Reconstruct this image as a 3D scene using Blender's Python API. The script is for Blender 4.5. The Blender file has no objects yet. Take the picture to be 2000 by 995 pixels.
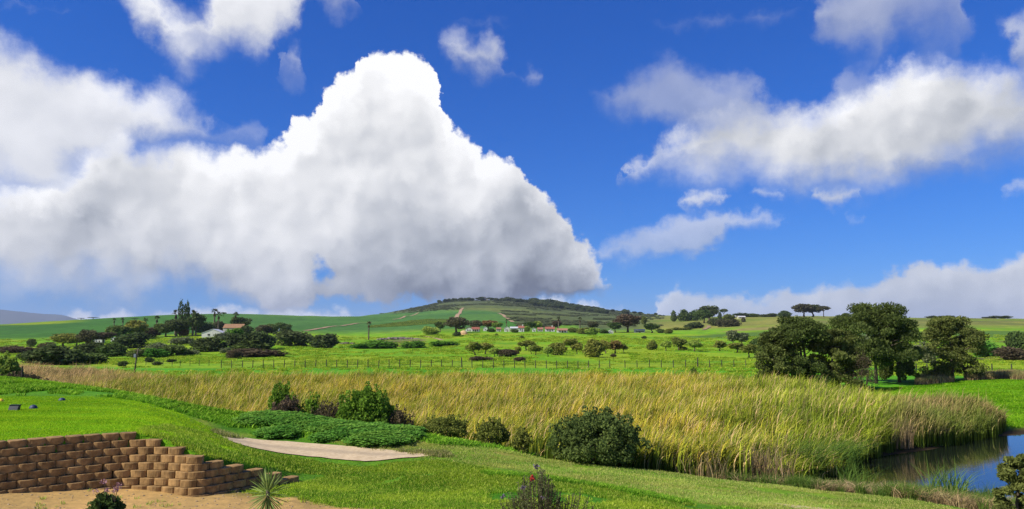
import bpy, bmesh, math, random
import numpy as np
from mathutils import Vector, Matrix

SC = bpy.context.scene
COL = SC.collection
rad = math.radians

# ------------------------------------------------------------------ camera
F = 1482.0                      # focal length in pixels of the 2000 px wide photograph
TILT = math.atan(164.5 / F)     # looking slightly up
CAMZ = 6.0
cam_d = bpy.data.cameras.new('camera')
cam_d.sensor_width = 36.0
cam_d.lens = 36.0 * F / 2000.0
cam_d.clip_start = 0.1
cam_d.clip_end = 60000.0
cam = bpy.data.objects.new('camera', cam_d)
COL.objects.link(cam)
cam.location = (0, 0, CAMZ)
cam.rotation_euler = (math.pi / 2 + TILT, 0, 0)
SC.camera = cam
SC.render.resolution_x, SC.render.resolution_y = 1024, 509

ct, st = math.cos(TILT), math.sin(TILT)
def ray(px, py):
    """direction (x, y, z) with y = 1 through a pixel of the photograph"""
    cx = (px - 1000.0) / F
    cy = (497.5 - py) / F
    y = ct - cy * st
    return cx / y, (st + cy * ct) / y
def at(px, py, Y):
    a, b = ray(px, py)
    return Vector((a * Y, Y, CAMZ + b * Y))
def pxy(X, Y, Z):
    """pixel of a world point (numpy ok)"""
    z = Z - CAMZ
    depth = Y * ct + z * st
    up = -Y * st + z * ct
    return 1000.0 + F * X / depth, 497.5 - F * up / depth

# ------------------------------------------------------------------ light
SUN_EL = rad(41.0)
SUN_AZ = rad(-114.0)            # measured from +Y, clockwise: left and a little behind the camera
sun_dir = Vector((math.sin(SUN_AZ) * math.cos(SUN_EL), math.cos(SUN_AZ) * math.cos(SUN_EL), math.sin(SUN_EL)))
sd = bpy.data.lights.new('sun', 'SUN')
sd.energy = 5.0
sd.angle = rad(0.53)
sd.color = (1.0, 0.94, 0.85)
sun = bpy.data.objects.new('sun', sd)
COL.objects.link(sun)
sun.rotation_euler = sun_dir.to_track_quat('Z', 'Y').to_euler()

SC.view_settings.view_transform = 'Standard'
SC.view_settings.look = 'None'
SC.view_settings.exposure = 0.35
SC.view_settings.gamma = 1.0
SC.view_settings.use_curve_mapping = False
SC.render.engine = 'CYCLES'
cy_ = SC.cycles
cy_.use_denoising = True
cy_.denoiser = 'OPENIMAGEDENOISE'
cy_.denoising_input_passes = 'RGB_ALBEDO_NORMAL'
cy_.denoising_prefilter = 'NONE'
cy_.max_bounces = 7
cy_.diffuse_bounces = 3
cy_.glossy_bounces = 2
cy_.transmission_bounces = 4
cy_.transparent_max_bounces = 8
cy_.volume_bounces = 0
cy_.caustics_reflective = False
cy_.caustics_refractive = False
cy_.sample_clamp_indirect = 6.0

# ------------------------------------------------------------------ node helper
class NT:
    def __init__(self, tree):
        self.t = tree
    def n(self, kind, ins=None, **props):
        nd = self.t.nodes.new(kind)
        for k, v in props.items():
            setattr(nd, k, v)
        if ins:
            for k, v in ins.items():
                self.put(nd.inputs[k], v)
        return nd
    def put(self, sock, v):
        if v is None:
            return
        if isinstance(v, bpy.types.NodeSocket):
            self.t.links.new(v, sock)
        elif isinstance(v, bpy.types.Node):
            self.t.links.new(v.outputs[0], sock)
        else:
            if sock.type == 'RGBA' and len(v) == 3:
                v = (*v, 1.0)
            sock.default_value = v
    def m(self, op, a, b=None, c=None, clamp=False):
        nd = self.n('ShaderNodeMath', operation=op, use_clamp=clamp)
        for i, v in enumerate((a, b, c)):
            self.put(nd.inputs[i], v)
        return nd.outputs[0]
    def v(self, op, a, b=None, out=0):
        nd = self.n('ShaderNodeVectorMath', operation=op)
        self.put(nd.inputs[0], a)
        self.put(nd.inputs[1], b)
        return nd.outputs[out]
    def mr(self, x, a, b, c=0.0, d=1.0, kind='SMOOTHSTEP'):
        nd = self.n('ShaderNodeMapRange', interpolation_type=kind)
        for i, v in enumerate((x, a, b, c, d)):
            self.put(nd.inputs[i], v)
        return nd.outputs[0]
    def mix(self, f, a, b, blend='MIX'):
        nd = self.n('ShaderNodeMix', data_type='RGBA', blend_type=blend)
        self.put(nd.inputs[0], f)
        self.put(nd.inputs[6], a)
        self.put(nd.inputs[7], b)
        return nd.outputs[2]
    def xyz(self, x, y, z=0.0):
        nd = self.n('ShaderNodeCombineXYZ')
        for i, v in enumerate((x, y, z)):
            self.put(nd.inputs[i], v)
        return nd.outputs[0]
    def noise(self, vec, scale, detail=4.0, rough=0.55, dim='3D', out=0, dist=0.0):
        nd = self.n('ShaderNodeTexNoise', noise_dimensions=dim)
        self.put(nd.inputs['Vector'], vec)
        nd.inputs['Scale'].default_value = scale
        nd.inputs['Detail'].default_value = detail
        nd.inputs['Roughness'].default_value = rough
        nd.inputs['Distortion'].default_value = dist
        return nd.outputs[out]
    def curve(self, x, pts):
        nd = self.n('ShaderNodeFloatCurve')
        mp = nd.mapping
        mp.use_clip = False
        mp.extend = 'HORIZONTAL'
        cu = mp.curves[0]
        pts = sorted(pts)
        while len(cu.points) < len(pts):
            cu.points.new(0.5, 0.5)
        for p, (a, b) in zip(cu.points, pts):
            p.location = (a, b)
        for p in cu.points:
            p.handle_type = 'VECTOR'
        mp.update()
        self.put(nd.inputs['Value'], x)
        return nd.outputs[0]

# ------------------------------------------------------------------ sky with clouds
world = bpy.data.worlds.new('World')
SC.world = world
world.use_nodes = True
wt = world.node_tree
wt.nodes.clear()
W = NT(wt)
sky = W.n('ShaderNodeTexSky', sky_type='NISHITA', sun_disc=False, sun_elevation=SUN_EL,
          sun_rotation=SUN_AZ, altitude=0.0, air_density=1.0, dust_density=0.0, ozone_density=6.0)
sks = W.n('ShaderNodeSeparateColor', {0: sky.outputs[0]})
def grade(i, g, p):              # deep, saturated blue as the photograph shows it
    return W.m('MULTIPLY', W.m('POWER', W.m('MULTIPLY', sks.outputs[i], 0.11), p), g)
hs = W.n('ShaderNodeCombineColor', {0: grade(0, 0.275, 1.5), 1: grade(1, 0.495, 1.0), 2: grade(2, 0.985, 0.8)})
tc = W.n('ShaderNodeTexCoord')
sp = W.n('ShaderNodeSeparateXYZ', {0: tc.outputs['Generated']})
R2D = 180.0 / math.pi
AZ = W.m('MULTIPLY', W.m('ARCTAN2', sp.outputs[0], sp.outputs[1]), R2D)
EL = W.m('MULTIPLY', W.m('ARCSINE', sp.outputs[2]), R2D)
P0 = W.xyz(AZ, EL)

def azel(px, py):
    a, b = ray(px, py)
    return math.degrees(math.atan2(a, 1.0)), math.degrees(math.atan2(b, math.hypot(1.0, a)))
AZR, ELO, ELR = 90.0, -8.0, 80.0        # curves cover 90 degrees of azimuth and 80 of elevation

# turbulent displacement of the outlines, large to small
nA = W.noise(P0, 0.16, 2.0, 0.5, '2D', out=1)
nB = W.noise(P0, 0.55, 6.0, 0.60, '2D', out=1)
wa = W.v('MULTIPLY', W.v('SUBTRACT', nA, (0.5, 0.5, 0.5)), (2.0, 1.5, 0))
wb = W.v('MULTIPLY', W.v('SUBTRACT', nB, (0.5, 0.5, 0.5)), (2.3, 2.3, 0))
P1 = W.v('ADD', P0, W.v('ADD', wa, wb))
s1 = W.n('ShaderNodeSeparateXYZ', {0: P1})
X1 = W.m('MULTIPLY_ADD', s1.outputs[0], 1.0 / AZR, 0.5)
Y1 = s1.outputs[1]

def billow(vec, sc, dt):
    vo = W.n('ShaderNodeTexVoronoi', voronoi_dimensions='2D', feature='SMOOTH_F1', normalize=True)
    W.put(vo.inputs['Vector'], vec)
    vo.inputs['Scale'].default_value = sc
    vo.inputs['Detail'].default_value = 1.0
    vo.inputs['Roughness'].default_value = 0.45
    vo.inputs['Lacunarity'].default_value = 2.6
    vo.inputs['Smoothness'].default_value = 0.7
    nz = W.noise(vec, sc * 0.45, dt, 0.5, '2D')
    return W.m('ADD', W.m('MULTIPLY', vo.outputs['Distance'], -0.7), W.m('MULTIPLY', nz, 1.5))
PW = W.v('ADD', P0, W.v('MULTIPLY', W.v('SUBTRACT', nB, (0.5, 0.5, 0.5)), (1.5, 1.5, 0)))
H0 = billow(PW, 0.20, 4.0)
H1 = billow(W.v('ADD', PW, (-1.5, 1.5, 0.0)), 0.20, 3.0)
REL = W.m('SUBTRACT', H0, H1)                    # lit where the cloud surface faces the sun
BROAD = W.m('SUBTRACT', W.noise(W.v('MULTIPLY', P0, (1.0, 1.7, 1.0)), 0.10, 3.0, 0.55, '2D'), 0.5)
LOB0 = W.n('ShaderNodeTexVoronoi', {'Vector': PW, 'Scale': 0.62, 'Smoothness': .55}, voronoi_dimensions='2D', feature='SMOOTH_F1')
LOB1 = W.n('ShaderNodeTexVoronoi', {'Vector': W.v('ADD', PW, (-.45, .5, 0.0)), 'Scale': 0.62, 'Smoothness': .55}, voronoi_dimensions='2D', feature='SMOOTH_F1')
FINE = W.m('MULTIPLY', W.m('SUBTRACT', LOB1.outputs['Distance'], LOB0.outputs['Distance']), 1.0)

def layer(tops, bases, opac, base_l, top_l, edge, bsoft, amp):
    """one deck of clouds: outline above, outline below, opacity and brightness along the azimuth"""
    def cv(pts, fn):
        return W.curve(X1, [fn(p) for p in pts])
    fe = lambda p: (azel(*p)[0] / AZR + 0.5, (azel(*p)[1] - ELO) / ELR)
    T = W.m('MULTIPLY_ADD', cv(tops, fe), ELR, ELO)
    B = W.m('MULTIPLY_ADD', cv(bases, fe), ELR, ELO)
    fo = lambda p: (azel(p[0], 400)[0] / AZR + 0.5, p[1])
    O = cv(opac, fo) if len(opac) > 1 else opac[0][1]
    BL = cv(base_l, fo) if len(base_l) > 1 else base_l[0][1]
    TL = cv(top_l, fo) if len(top_l) > 1 else top_l[0][1]
    dt = W.m('SUBTRACT', T, Y1)
    db = W.m('SUBTRACT', Y1, B)
    d = W.m('MINIMUM', dt, W.m('MULTIPLY', db, bsoft))
    d = W.m('ADD', d, W.m('MULTIPLY', W.m('SUBTRACT', H0, 0.30), amp))
    a = W.m('MULTIPLY', W.mr(d, 0.0, edge), O)
    th = W.m('MAXIMUM', W.m('SUBTRACT', T, B), 0.5)
    q = W.m('DIVIDE', db, th, clamp=True)
    q = W.m('POWER', q, 0.68)
    lum = W.m('ADD', W.m('MULTIPLY', q, W.m('SUBTRACT', TL, BL)), BL)
    # thin margins are bright: light passes through them
    lum = W.m('ADD', lum, W.mr(dt, 0.1, 3.0, 0.12, 0.0))
    return a, lum

EDGE = 640
L = []
# low cumulus along the horizon
L.append(layer(
    [(-300, 590), (0, 640), (110, 640), (140, 612), (250, 602), (330, 599), (480, 603), (560, 612), (620, 606), (680, 598), (715, 612), (740, 645), (1020, 645),
     (1060, 582), (1090, 570), (1130, 586), (1168, 581), (1195, 596), (1216, 608), (1235, 645), (1258, 645), (1278, 578), (1310, 560), (1380, 562), (1440, 568), (1462, 582), (1490, 572), (1560, 563), (1650, 546),
     (1720, 531), (1790, 506), (1850, 514), (1930, 508), (2000, 500), (2300, 520)],
    [(-300, 700), (2300, 700)],
    [(-300, .9), (140, .85), (740, .8), (1050, 1), (1240, 1), (1280, .8), (1450, .75), (1600, .9), (2300, .95)],
    [(-300, .5), (900, .7), (1240, .66), (1300, .5), (2300, .40)], [(-300, .8), (1000, .92), (1240, .92), (1300, .66), (1700, .56), (2000, .62)], 0.9, 1.0, 0.5))
# thin bars
L.append(layer(
    [(-300, 600), (1120, 520), (1165, 480), (1250, 456), (1340, 432), (1410, 406), (1540, 432), (1556, 500), (1580, 480), (1600, 372), (1640, 352), (1690, 365), (1700, 460), (1915, 440), (1945, 374), (2000, 352), (2300, 340)],
    [(-300, 580), (1120, 500), (1165, 512), (1300, 512), (1400, 494), (1440, 452), (1540, 440), (1556, 390), (1580, 340), (1600, 392), (1640, 398), (1690, 372), (1700, 400), (1915, 330), (1945, 385), (2000, 378), (2300, 380)],
    [(-300, .0), (1150, .45), (1300, .55), (1420, .62), (1560, .5), (1600, .85), (1690, .8), (1800, .3), (2000, .65)],
    [(0, .52)], [(0, .68)], 1.3, 0.9, 1.6))
# small flat puffs under the right-hand bank
L.append(layer([(-300, 500), (1300, 460), (1318, 395), (1345, 374), (1390, 366), (1440, 380), (1452, 400), (1470, 372), (1500, 360), (1540, 372), (1560, 440), (1650, 470), (1662, 412), (1700, 416), (1715, 470), (2300, 500)], [(-300, 400), (1300, 340), (1318, 400), (1345, 414), (1390, 404), (1440, 388), (1452, 360), (1470, 398), (1500, 400), (1540, 386), (1560, 340), (1650, 380), (1662, 424), (1700, 424), (1715, 380), (2300, 400)],
    [(-300, .0), (1310, .7), (1440, .75), (1470, .6), (1560, .5), (1660, .3), (1720, .2)], [(0, .52)], [(0, .72)], 1.0, 0.9, 1.2))
# upper left bank, small high puffs, veil on the right
L.append(layer(
    [(-500, 0), (-100, 40), (0, 62), (60, 80), (100, 106), (150, 102), (200, 126), (250, 152), (290, 180), (330, 186), (370, 214), (410, 240), (430, 262), (450, 262), (480, 236), (515, 262), (530, 330), (540, 240), (552, 108),
     (572, 84), (600, 122), (612, 200), (845, 180), (866, 76), (892, 66), (930, 90), (952, 70), (985, 100), (1000, 145), (1012, 150), (1030, 118), (1058, 130), (1066, 200), (1105, 260), (1125, 178), (1180, 168), (1240, 128),
     (1300, 120), (1400, 166), (1470, 176), (1500, 230), (1620, 230), (1660, 130), (1700, 140), (1730, 190), (2300, 200)],
    [(-500, 380), (0, 380), (100, 370), (200, 330), (300, 280), (400, 270), (430, 258), (450, 258), (480, 276), (515, 272), (530, 200), (540, 100), (552, 130), (572, 137), (600, 136), (612, 90), (845, 40), (866, 104),
     (900, 130), (960, 152), (1000, 142), (1012, 140), (1030, 164), (1058, 160), (1066, 100), (1105, 130), (1125, 190), (1200, 246), (1300, 262), (1450, 262), (1500, 215), (1620, 200), (1660, 200), (1700, 200), (1730, 170), (2300, 180)],
    [(-300, .95), (300, .9), (400, .7), (440, .35), (520, .3), (550, .6), (840, .6), (900, .85), (1000, .85), (1060, .6), (1125, .45), (1300, .45), (1450, .5), (1640, .35), (1740, .3)],
    [(-300, .74), (500, .6), (1100, .5), (1500, .5)], [(-300, .93), (500, .8), (900, .8), (1100, .6), (1500, .58)], 2.6, 0.75, 3.0))
# top edge of the picture
L.append(layer(
    [(-300, 30), (180, 30), (235, 6), (250, -40), (300, -40), (318, 10), (338, 34), (375, 32), (400, 6), (420, -30), (500, -60), (590, -60), (610, -60), (650, -60), (685, -60), (700, 40), (1580, 40), (1600, -20), (1640, -60), (1860, -60), (1870, 20), (1905, 40), (1930, 20), (1960, 70), (1985, 40), (2050, 20), (2300, 20)],
    [(-300, -10), (180, -10), (235, 0), (280, 45), (320, 82), (400, 114), (470, 124), (520, 108), (545, 72), (580, 35), (600, -20), (640, 0), (665, 24), (690, 0), (700, 0), (1580, 0), (1600, 70), (1640, 112), (1720, 112), (1760, 62), (1830, 88), (1870, 84), (1905, 0), (1930, -10), (1960, 40), (1985, 120), (2050, 130), (2300, 130)],
    [(-300, .9), (300, .95), (580, .9), (640, .6), (700, .5), (1590, .55), (1720, .55), (1850, .3), (2000, .6)],
    [(-300, .72), (600, .72), (1500, .5)], [(-300, .9), (600, .88), (1500, .62)], 2.4, 0.7, 2.6))
# the towering cumulus and the long right-hand bank
L.append(layer(
    [(-500, 330), (-100, 350), (0, 352), (60, 340), (130, 322), (180, 275), (230, 256), (280, 285), (330, 280), (400, 282), (440, 302), (460, 312), (500, 306), (540, 300), (575, 280), (590, 246), (612, 238), (630, 196), (655, 172), (690, 156), (708, 116),
     (745, 99), (790, 96), (815, 106), (835, 126), (853, 170), (866, 235), (882, 255), (920, 270), (942, 300), (990, 312), (1020, 332), (1040, 370), (1075, 402), (1110, 432), (1140, 466), (1160, 500), (1180, 532), (1196, 556), (1205, 600),
     (1222, 360), (1236, 318), (1262, 300), (1300, 258), (1350, 228), (1420, 208), (1500, 206), (1560, 215), (1640, 197), (1700, 172), (1745, 122), (1800, 114), (1850, 116), (1900, 130), (1950, 138), (2000, 150), (2300, 140)],
    [(-500, 600), (0, 602), (150, 604), (250, 600), (320, 578), (400, 594), (450, 600), (560, 600), (600, 588), (640, 584), (700, 580), (760, 585), (900, 583), (1000, 578), (1100, 568), (1180, 560), (1196, 556), (1205, 560),
     (1222, 320), (1236, 345), (1270, 356), (1320, 366), (1400, 372), (1500, 376), (1600, 384), (1700, 386), (1750, 372), (1850, 356), (1920, 340), (2000, 332), (2300, 345)],
    [(-300, 1.0), (1200, 1.0), (1240, .95), (1400, 1.0), (2300, 1.0)],
    [(-300, .36), (150, .34), (300, .42), (480, .38), (600, .46), (700, .34), (850, .20), (1000, .13), (1130, .13), (1200, .24), (1250, .55), (1500, .56), (1800, .5), (2000, .46)],
    [(-300, .95), (300, .9), (500, .94), (600, 1.04), (800, 1.02), (900, .9), (1050, .78), (1180, .58), (1220, .6), (1260, .78), (1500, .78), (1750, .85), (2000, .78)], W.curve(X1, [(azel(px, 400)[0] / AZR + 0.5, e) for px, e in ((-300, 2.6), (400, 1.8), (560, 0.5), (1100, 0.6), (1215, 1.2), (1300, 2.2), (2300, 2.6))]), 0.5, 1.5))

# sky showing through: small holes
def hole(px, py, rx, ry):
    a0, e0 = azel(px, py)
    k = R2D / F
    d = W.v('LENGTH', W.v('MULTIPLY', W.v('SUBTRACT', P1, (a0, e0, 0)), (1 / (rx * k), 1 / (ry * k), 0)), out=1)
    return W.mr(d, 0.2, 1.5)
hol = W.m('MULTIPLY', W.m('MULTIPLY', hole(618, 536, 17, 20), hole(30, 346, 60, 16)), 1.0)
SH = (0.70, 0.74, 0.84)
colr = hs.outputs[0]
for i, (a, lum) in enumerate(L):
    rk = 0.46 if i == len(L) - 1 else 0.22
    lm = W.m('ADD', lum, W.m('MULTIPLY', REL, rk))
    lm = W.m('ADD', lm, W.m('MULTIPLY', FINE, 0.11 if i in (0, len(L) - 1) else 0.05))
    lm = W.m('ADD', lm, W.m('MULTIPLY', BROAD, 0.34 if i == len(L) - 1 else 0.2))
    lm = W.m('MINIMUM', W.m('MAXIMUM', lm, 0.13), 1.0)
    tint = W.mix(W.mr(lm, 0.2, 0.95), (0.86, 0.93, 1.06), (1.0, 1.0, 1.01))
    cc = W.v('MULTIPLY', tint, W.xyz(lm, lm, lm))
    if i == len(L) - 1:
        a = W.m('MULTIPLY', a, hol)
    colr = W.mix(a, colr, cc)
CLOUD_GAIN = 0.82
bg = W.n('ShaderNodeBackground', {'Color': colr, 'Strength': CLOUD_GAIN})
out = W.n('ShaderNodeOutputWorld', {'Surface': bg.outputs[0]})
world.cycles.sampling_method = 'MANUAL'
world.cycles.sample_map_resolution = 512

# ------------------------------------------------------------------ small numeric helpers
rng = np.random.default_rng(7)
def _hash(ix, iy, seed):
    h = (ix.astype(np.int64) * 374761393 + iy.astype(np.int64) * 668265263 + seed * 1442695041) & 0x7fffffff
    h = ((h ^ (h >> 13)) * 1274126177) & 0x7fffffff
    return ((h ^ (h >> 16)) & 0xffff) / 65535.0
def vnoise(x, y, seed=0):
    x = np.asarray(x, float); y = np.asarray(y, float)
    ix, iy = np.floor(x), np.floor(y)
    fx, fy = x - ix, y - iy
    fx = fx * fx * (3 - 2 * fx); fy = fy * fy * (3 - 2 * fy)
    a = _hash(ix, iy, seed); b = _hash(ix + 1, iy, seed)
    c = _hash(ix, iy + 1, seed); d = _hash(ix + 1, iy + 1, seed)
    return (a + (b - a) * fx) * (1 - fy) + (c + (d - c) * fx) * fy
def fbm(x, y, seed=0, oct=4):
    s = 0; k = 0.5; t = 0
    for i in range(oct):
        s = s + k * vnoise(x * 2 ** i, y * 2 ** i, seed + i * 17); t += k; k *= 0.5
    return s / t
def sstep(x, a, b):
    t = np.clip((x - a) / (b - a), 0, 1)
    return t * t * (3 - 2 * t)
def inpoly(X, Y, poly):
    X = np.asarray(X, float); Y = np.asarray(Y, float)
    r = np.zeros(X.shape, bool)
    n = len(poly)
    for i in range(n):
        x0, y0 = poly[i]; x1, y1 = poly[(i + 1) % n]
        if y0 == y1:
            continue
        c = ((y0 > Y) != (y1 > Y)) & (X < (x1 - x0) * (Y - y0) / (y1 - y0) + x0)
        r ^= c
    return r
def pdist(X, Y, line):
    """distance to a polyline"""
    X = np.asarray(X, float); Y = np.asarray(Y, float)
    best = np.full(X.shape, 1e9)
    for (x0, y0), (x1, y1) in zip(line[:-1], line[1:]):
        dx, dy = x1 - x0, y1 - y0
        t = np.clip(((X - x0) * dx + (Y - y0) * dy) / (dx * dx + dy * dy), 0, 1)
        best = np.minimum(best, np.hypot(X - x0 - t * dx, Y - y0 - t * dy))
    return best

# ------------------------------------------------------------------ the lie of the land
# control points: (column of the photograph, distance along the view, height)
ZC = []
def cz(px, *yz):
    for Y, z in yz: ZC.append((px, Y, z))
def cp(px, *yp):
    for Y, py in yp: ZC.append((px, Y, CAMZ + ray(px, py)[1] * Y))
# near ground: terrace behind the wall on the left, sloping bank, reed bed, pond
cz(-700, (5, 2.2), (10, 2.6), (20, 3.5), (30, 3.6), (40, 3.9), (50, 2.6), (70, .8), (95, .8))
cz(-250, (5, 2.2), (12, 3.2), (20, 3.55), (30, 3.55), (36, 3.9), (42, 3.9), (52, 1.6), (65, .6), (95, .8))
cz(0, (5, 2.2), (12, 3.0), (18.3, 3.58), (24, 3.55), (31, 3.6), (35, 3.85), (40, 3.9), (46, 2.4), (55, .5), (75, .4), (95, .8))
cz(150, (5, 2.2), (19.5, 3.58), (25, 3.52), (31, 3.6), (36, 3.72), (40, 3.3), (46, 1.4), (55, .35), (75, .35), (95, .7))
cz(280, (5, 2.2), (20.0, 3.56), (25, 3.45), (31, 3.45), (35, 3.35), (39, 2.6), (45, .7), (60, .3), (95, .7))
cz(380, (5, 2.2), (20.4, 3.25), (22.5, 3.1), (26, 2.95), (31, 2.95), (34.5, 2.95), (38, 2.0), (44, .4), (60, .3), (95, .7))
cz(480, (5, 2.2), (15, 2.15), (18, 2.15), (21.9, 2.72), (23.5, 2.6), (27.4, 2.32), (31, 2.6), (34, 2.72), (37, 1.7), (42, .4), (60, .3), (95, .7))
cz(545, (22.7, 2.36), (24, 2.3))
cz(600, (5, 2.2), (15, 2.1), (19, 2.02), (22.6, 2.0), (24.5, 2.12), (27, 2.18), (30, 2.4), (33.3, 2.56), (36, 1.4), (40, .3), (60, .3), (95, .7))
cz(800, (5, 2.2), (15, 2.08), (20, 2.02), (24, 2.08), (28, 2.15), (31.5, 2.25), (34, 1.2), (38, .3), (60, .3), (95, .7))
cz(950, (5, 2.2), (15, 2.1), (20, 2.12), (24, 2.0), (27, 1.95), (30, 1.9), (32.5, 1.0), (37, .25), (60, .3), (95, .7))
cz(1150, (5, 2.2), (15, 2.08), (20, 2.05), (24, 1.78), (27, 1.62), (29, 1.25), (32, .4), (40, .2), (60, .3), (95, .7))
cz(1300, (5, 2.2), (15, 2.05), (18, 2.0), (22, 1.72), (25, 1.5), (27.6, 1.3), (30, .45), (40, .2), (60, .3), (95, .7))
cz(1500, (5, 2.2), (14, 2.0), (18, 1.85), (22, 1.45), (25, 1.2), (26.8, 1.02), (29, .35), (31, .15), (40, .2), (60, .4), (95, .9))
cz(1650, (5, 2.2), (14, 1.95), (18, 1.7), (22, 1.3), (25.4, .98), (28, .35), (30, .1), (33, -.4), (36, -.3), (40, .15), (60, .4), (80, 1.0), (95, 1.1))
cz(1800, (5, 2.2), (14, 1.9), (18, 1.55), (22, 1.1), (24.4, .9), (27, .35), (29.5, .02), (33, -.6), (38, -.7), (42.5, .08), (48, .25), (60, .55), (80, 1.1), (95, 1.2))
cz(1950, (5, 2.2), (14, 1.8), (18, 1.4), (21, 1.05), (22.8, .85), (25.5, .3), (28, .0), (33, -.7), (40, -.8), (46, -.3), (48.5, .1), (52, .3), (60, .6), (80, 1.4), (95, 1.3))
cz(2200, (5, 2.2), (14, 1.7), (18, 1.2), (21, .8), (25, .2), (28, -.3), (40, -.9), (50, -.4), (54, .1), (62, .7), (80, 1.5), (95, 1.4))
cz(2700, (5, 2.2), (14, 1.5), (25, .2), (35, -.6), (48, -.5), (56, .3), (70, 1.0), (95, 1.4))
# far ground
cp(-700, (137, 712), (250, 690), (450, 670), (700, 655), (1200, 640), (4000, 650))
cp(-250, (137, 712), (250, 690), (450, 670), (700, 655), (1200, 638), (2500, 645), (6000, 655))
cp(0, (137, 712), (180, 703), (300, 686), (450, 668), (700, 652), (1200, 634), (1600, 640), (4000, 652))
cp(100, (137, 716), (230, 702), (350, 682), (600, 652), (1000, 632), (1250, 627), (1700, 632), (4000, 652))
cp(200, (137, 717), (180, 708), (250, 697), (400, 672), (600, 652), (1000, 628), (1250, 622), (1700, 626), (4000, 652))
cp(300, (137, 719), (200, 703), (300, 686), (420, 664), (700, 640), (1000, 625), (1250, 617), (1700, 621), (4000, 652))
cp(420, (137, 720), (200, 704), (300, 678), (400, 661), (480, 652), (700, 638), (1000, 622), (1250, 614.5), (1700, 617), (4000, 652))
cp(570, (137, 719), (200, 702), (300, 680), (420, 664), (600, 650), (850, 635), (1100, 624), (1400, 617), (1900, 620), (4000, 652))
cp(740, (137, 718), (200, 701), (300, 681), (420, 667), (600, 652), (850, 638), (1150, 627), (1600, 620), (2100, 619), (4000, 652))
cp(830, (137, 718), (200, 700), (300, 680), (450, 659), (600, 647), (850, 634), (1200, 622), (1700, 611), (2200, 600), (2800, 606), (5000, 655))
cp(900, (137, 718), (200, 699), (300, 678), (450, 658), (560, 648), (800, 633), (1200, 617), (1800, 600), (2400, 586.5), (3000, 592), (5000, 655))
cp(960, (137, 718), (200, 699), (300, 678), (450, 658), (560, 648), (800, 633), (1200, 617), (1800, 600), (2450, 587.5), (3000, 594), (5000, 655))
cp(1030, (137, 719), (200, 699), (300, 678), (450, 657), (560, 648), (800, 634), (1200, 618), (1800, 603), (2400, 590), (3000, 596), (5000, 655))
cp(1100, (137, 719), (200, 700), (300, 679), (450, 657), (560, 648), (800, 636), (1200, 623), (1800, 610), (2300, 599), (3000, 604), (5000, 655))
cp(1180, (137, 719), (200, 701), (300, 680), (450, 659), (560, 651), (800, 638), (1200, 626), (1800, 616), (2200, 608.5), (3000, 612), (5000, 655))
cp(1280, (137, 719), (200, 702), (300, 681), (450, 662), (560, 652), (800, 638), (1100, 628), (1500, 621), (2000, 616), (3000, 622), (5000, 655))
cp(1400, (137, 719), (200, 703), (300, 682), (450, 662), (560, 650), (700, 640), (900, 630), (1150, 619.5), (1500, 621), (3000, 640))
cp(1550, (137, 719), (200, 704), (300, 683), (450, 660), (560, 646), (700, 634), (900, 622), (1100, 618.5), (1500, 622), (3000, 640))
cp(1700, (137, 718), (200, 703), (300, 683), (450, 662), (560, 648), (700, 636), (900, 624), (1050, 620.5), (1500, 626), (3000, 642))
cp(1850, (110, 732), (137, 722), (200, 706), (300, 684), (450, 660), (560, 647), (700, 636), (900, 625), (1050, 622.5), (1500, 628), (3000, 644))
cp(2000, (110, 731), (137, 720), (200, 704), (300, 682), (450, 658), (560, 647), (700, 636), (900, 627), (1050, 624), (1500, 630), (3000, 645))
cp(2350, (137, 718), (250, 694), (450, 662), (700, 642), (1050, 628), (3000, 648))
cp(2900, (137, 718), (250, 694), (450, 662), (700, 645), (1050, 632), (3000, 648))
for px in (-700, -250, 0, 300, 600, 900, 1200, 1500, 1800, 2100, 2400, 2900):
    cp(px, (9000, 659), (20000, 661.2))
ZC = np.array(ZC)
def ctrl(px, Y):
    return np.stack([np.asarray(px, float) / 170.0, np.log(np.maximum(Y, 3.0)) * 6.0], -1)
_cu = ctrl(ZC[:, 0], ZC[:, 1])
_cv = (ZC[:, 2] - CAMZ) / ZC[:, 1]                 # slope of the sight line: even over distance
_MQ = 0.25
_A = np.sqrt(((_cu[:, None] - _cu[None]) ** 2).sum(-1) + _MQ)
_n = len(_cu)
_M = np.zeros((_n + 3, _n + 3))
_M[:_n, :_n] = _A - np.eye(_n) * 0.02
_M[:_n, _n] = 1; _M[:_n, _n + 1:] = _cu
_M[_n, :_n] = 1; _M[_n + 1:, :_n] = _cu.T
_sol = np.linalg.solve(_M, np.concatenate([_cv, np.zeros(3)]))

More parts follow.
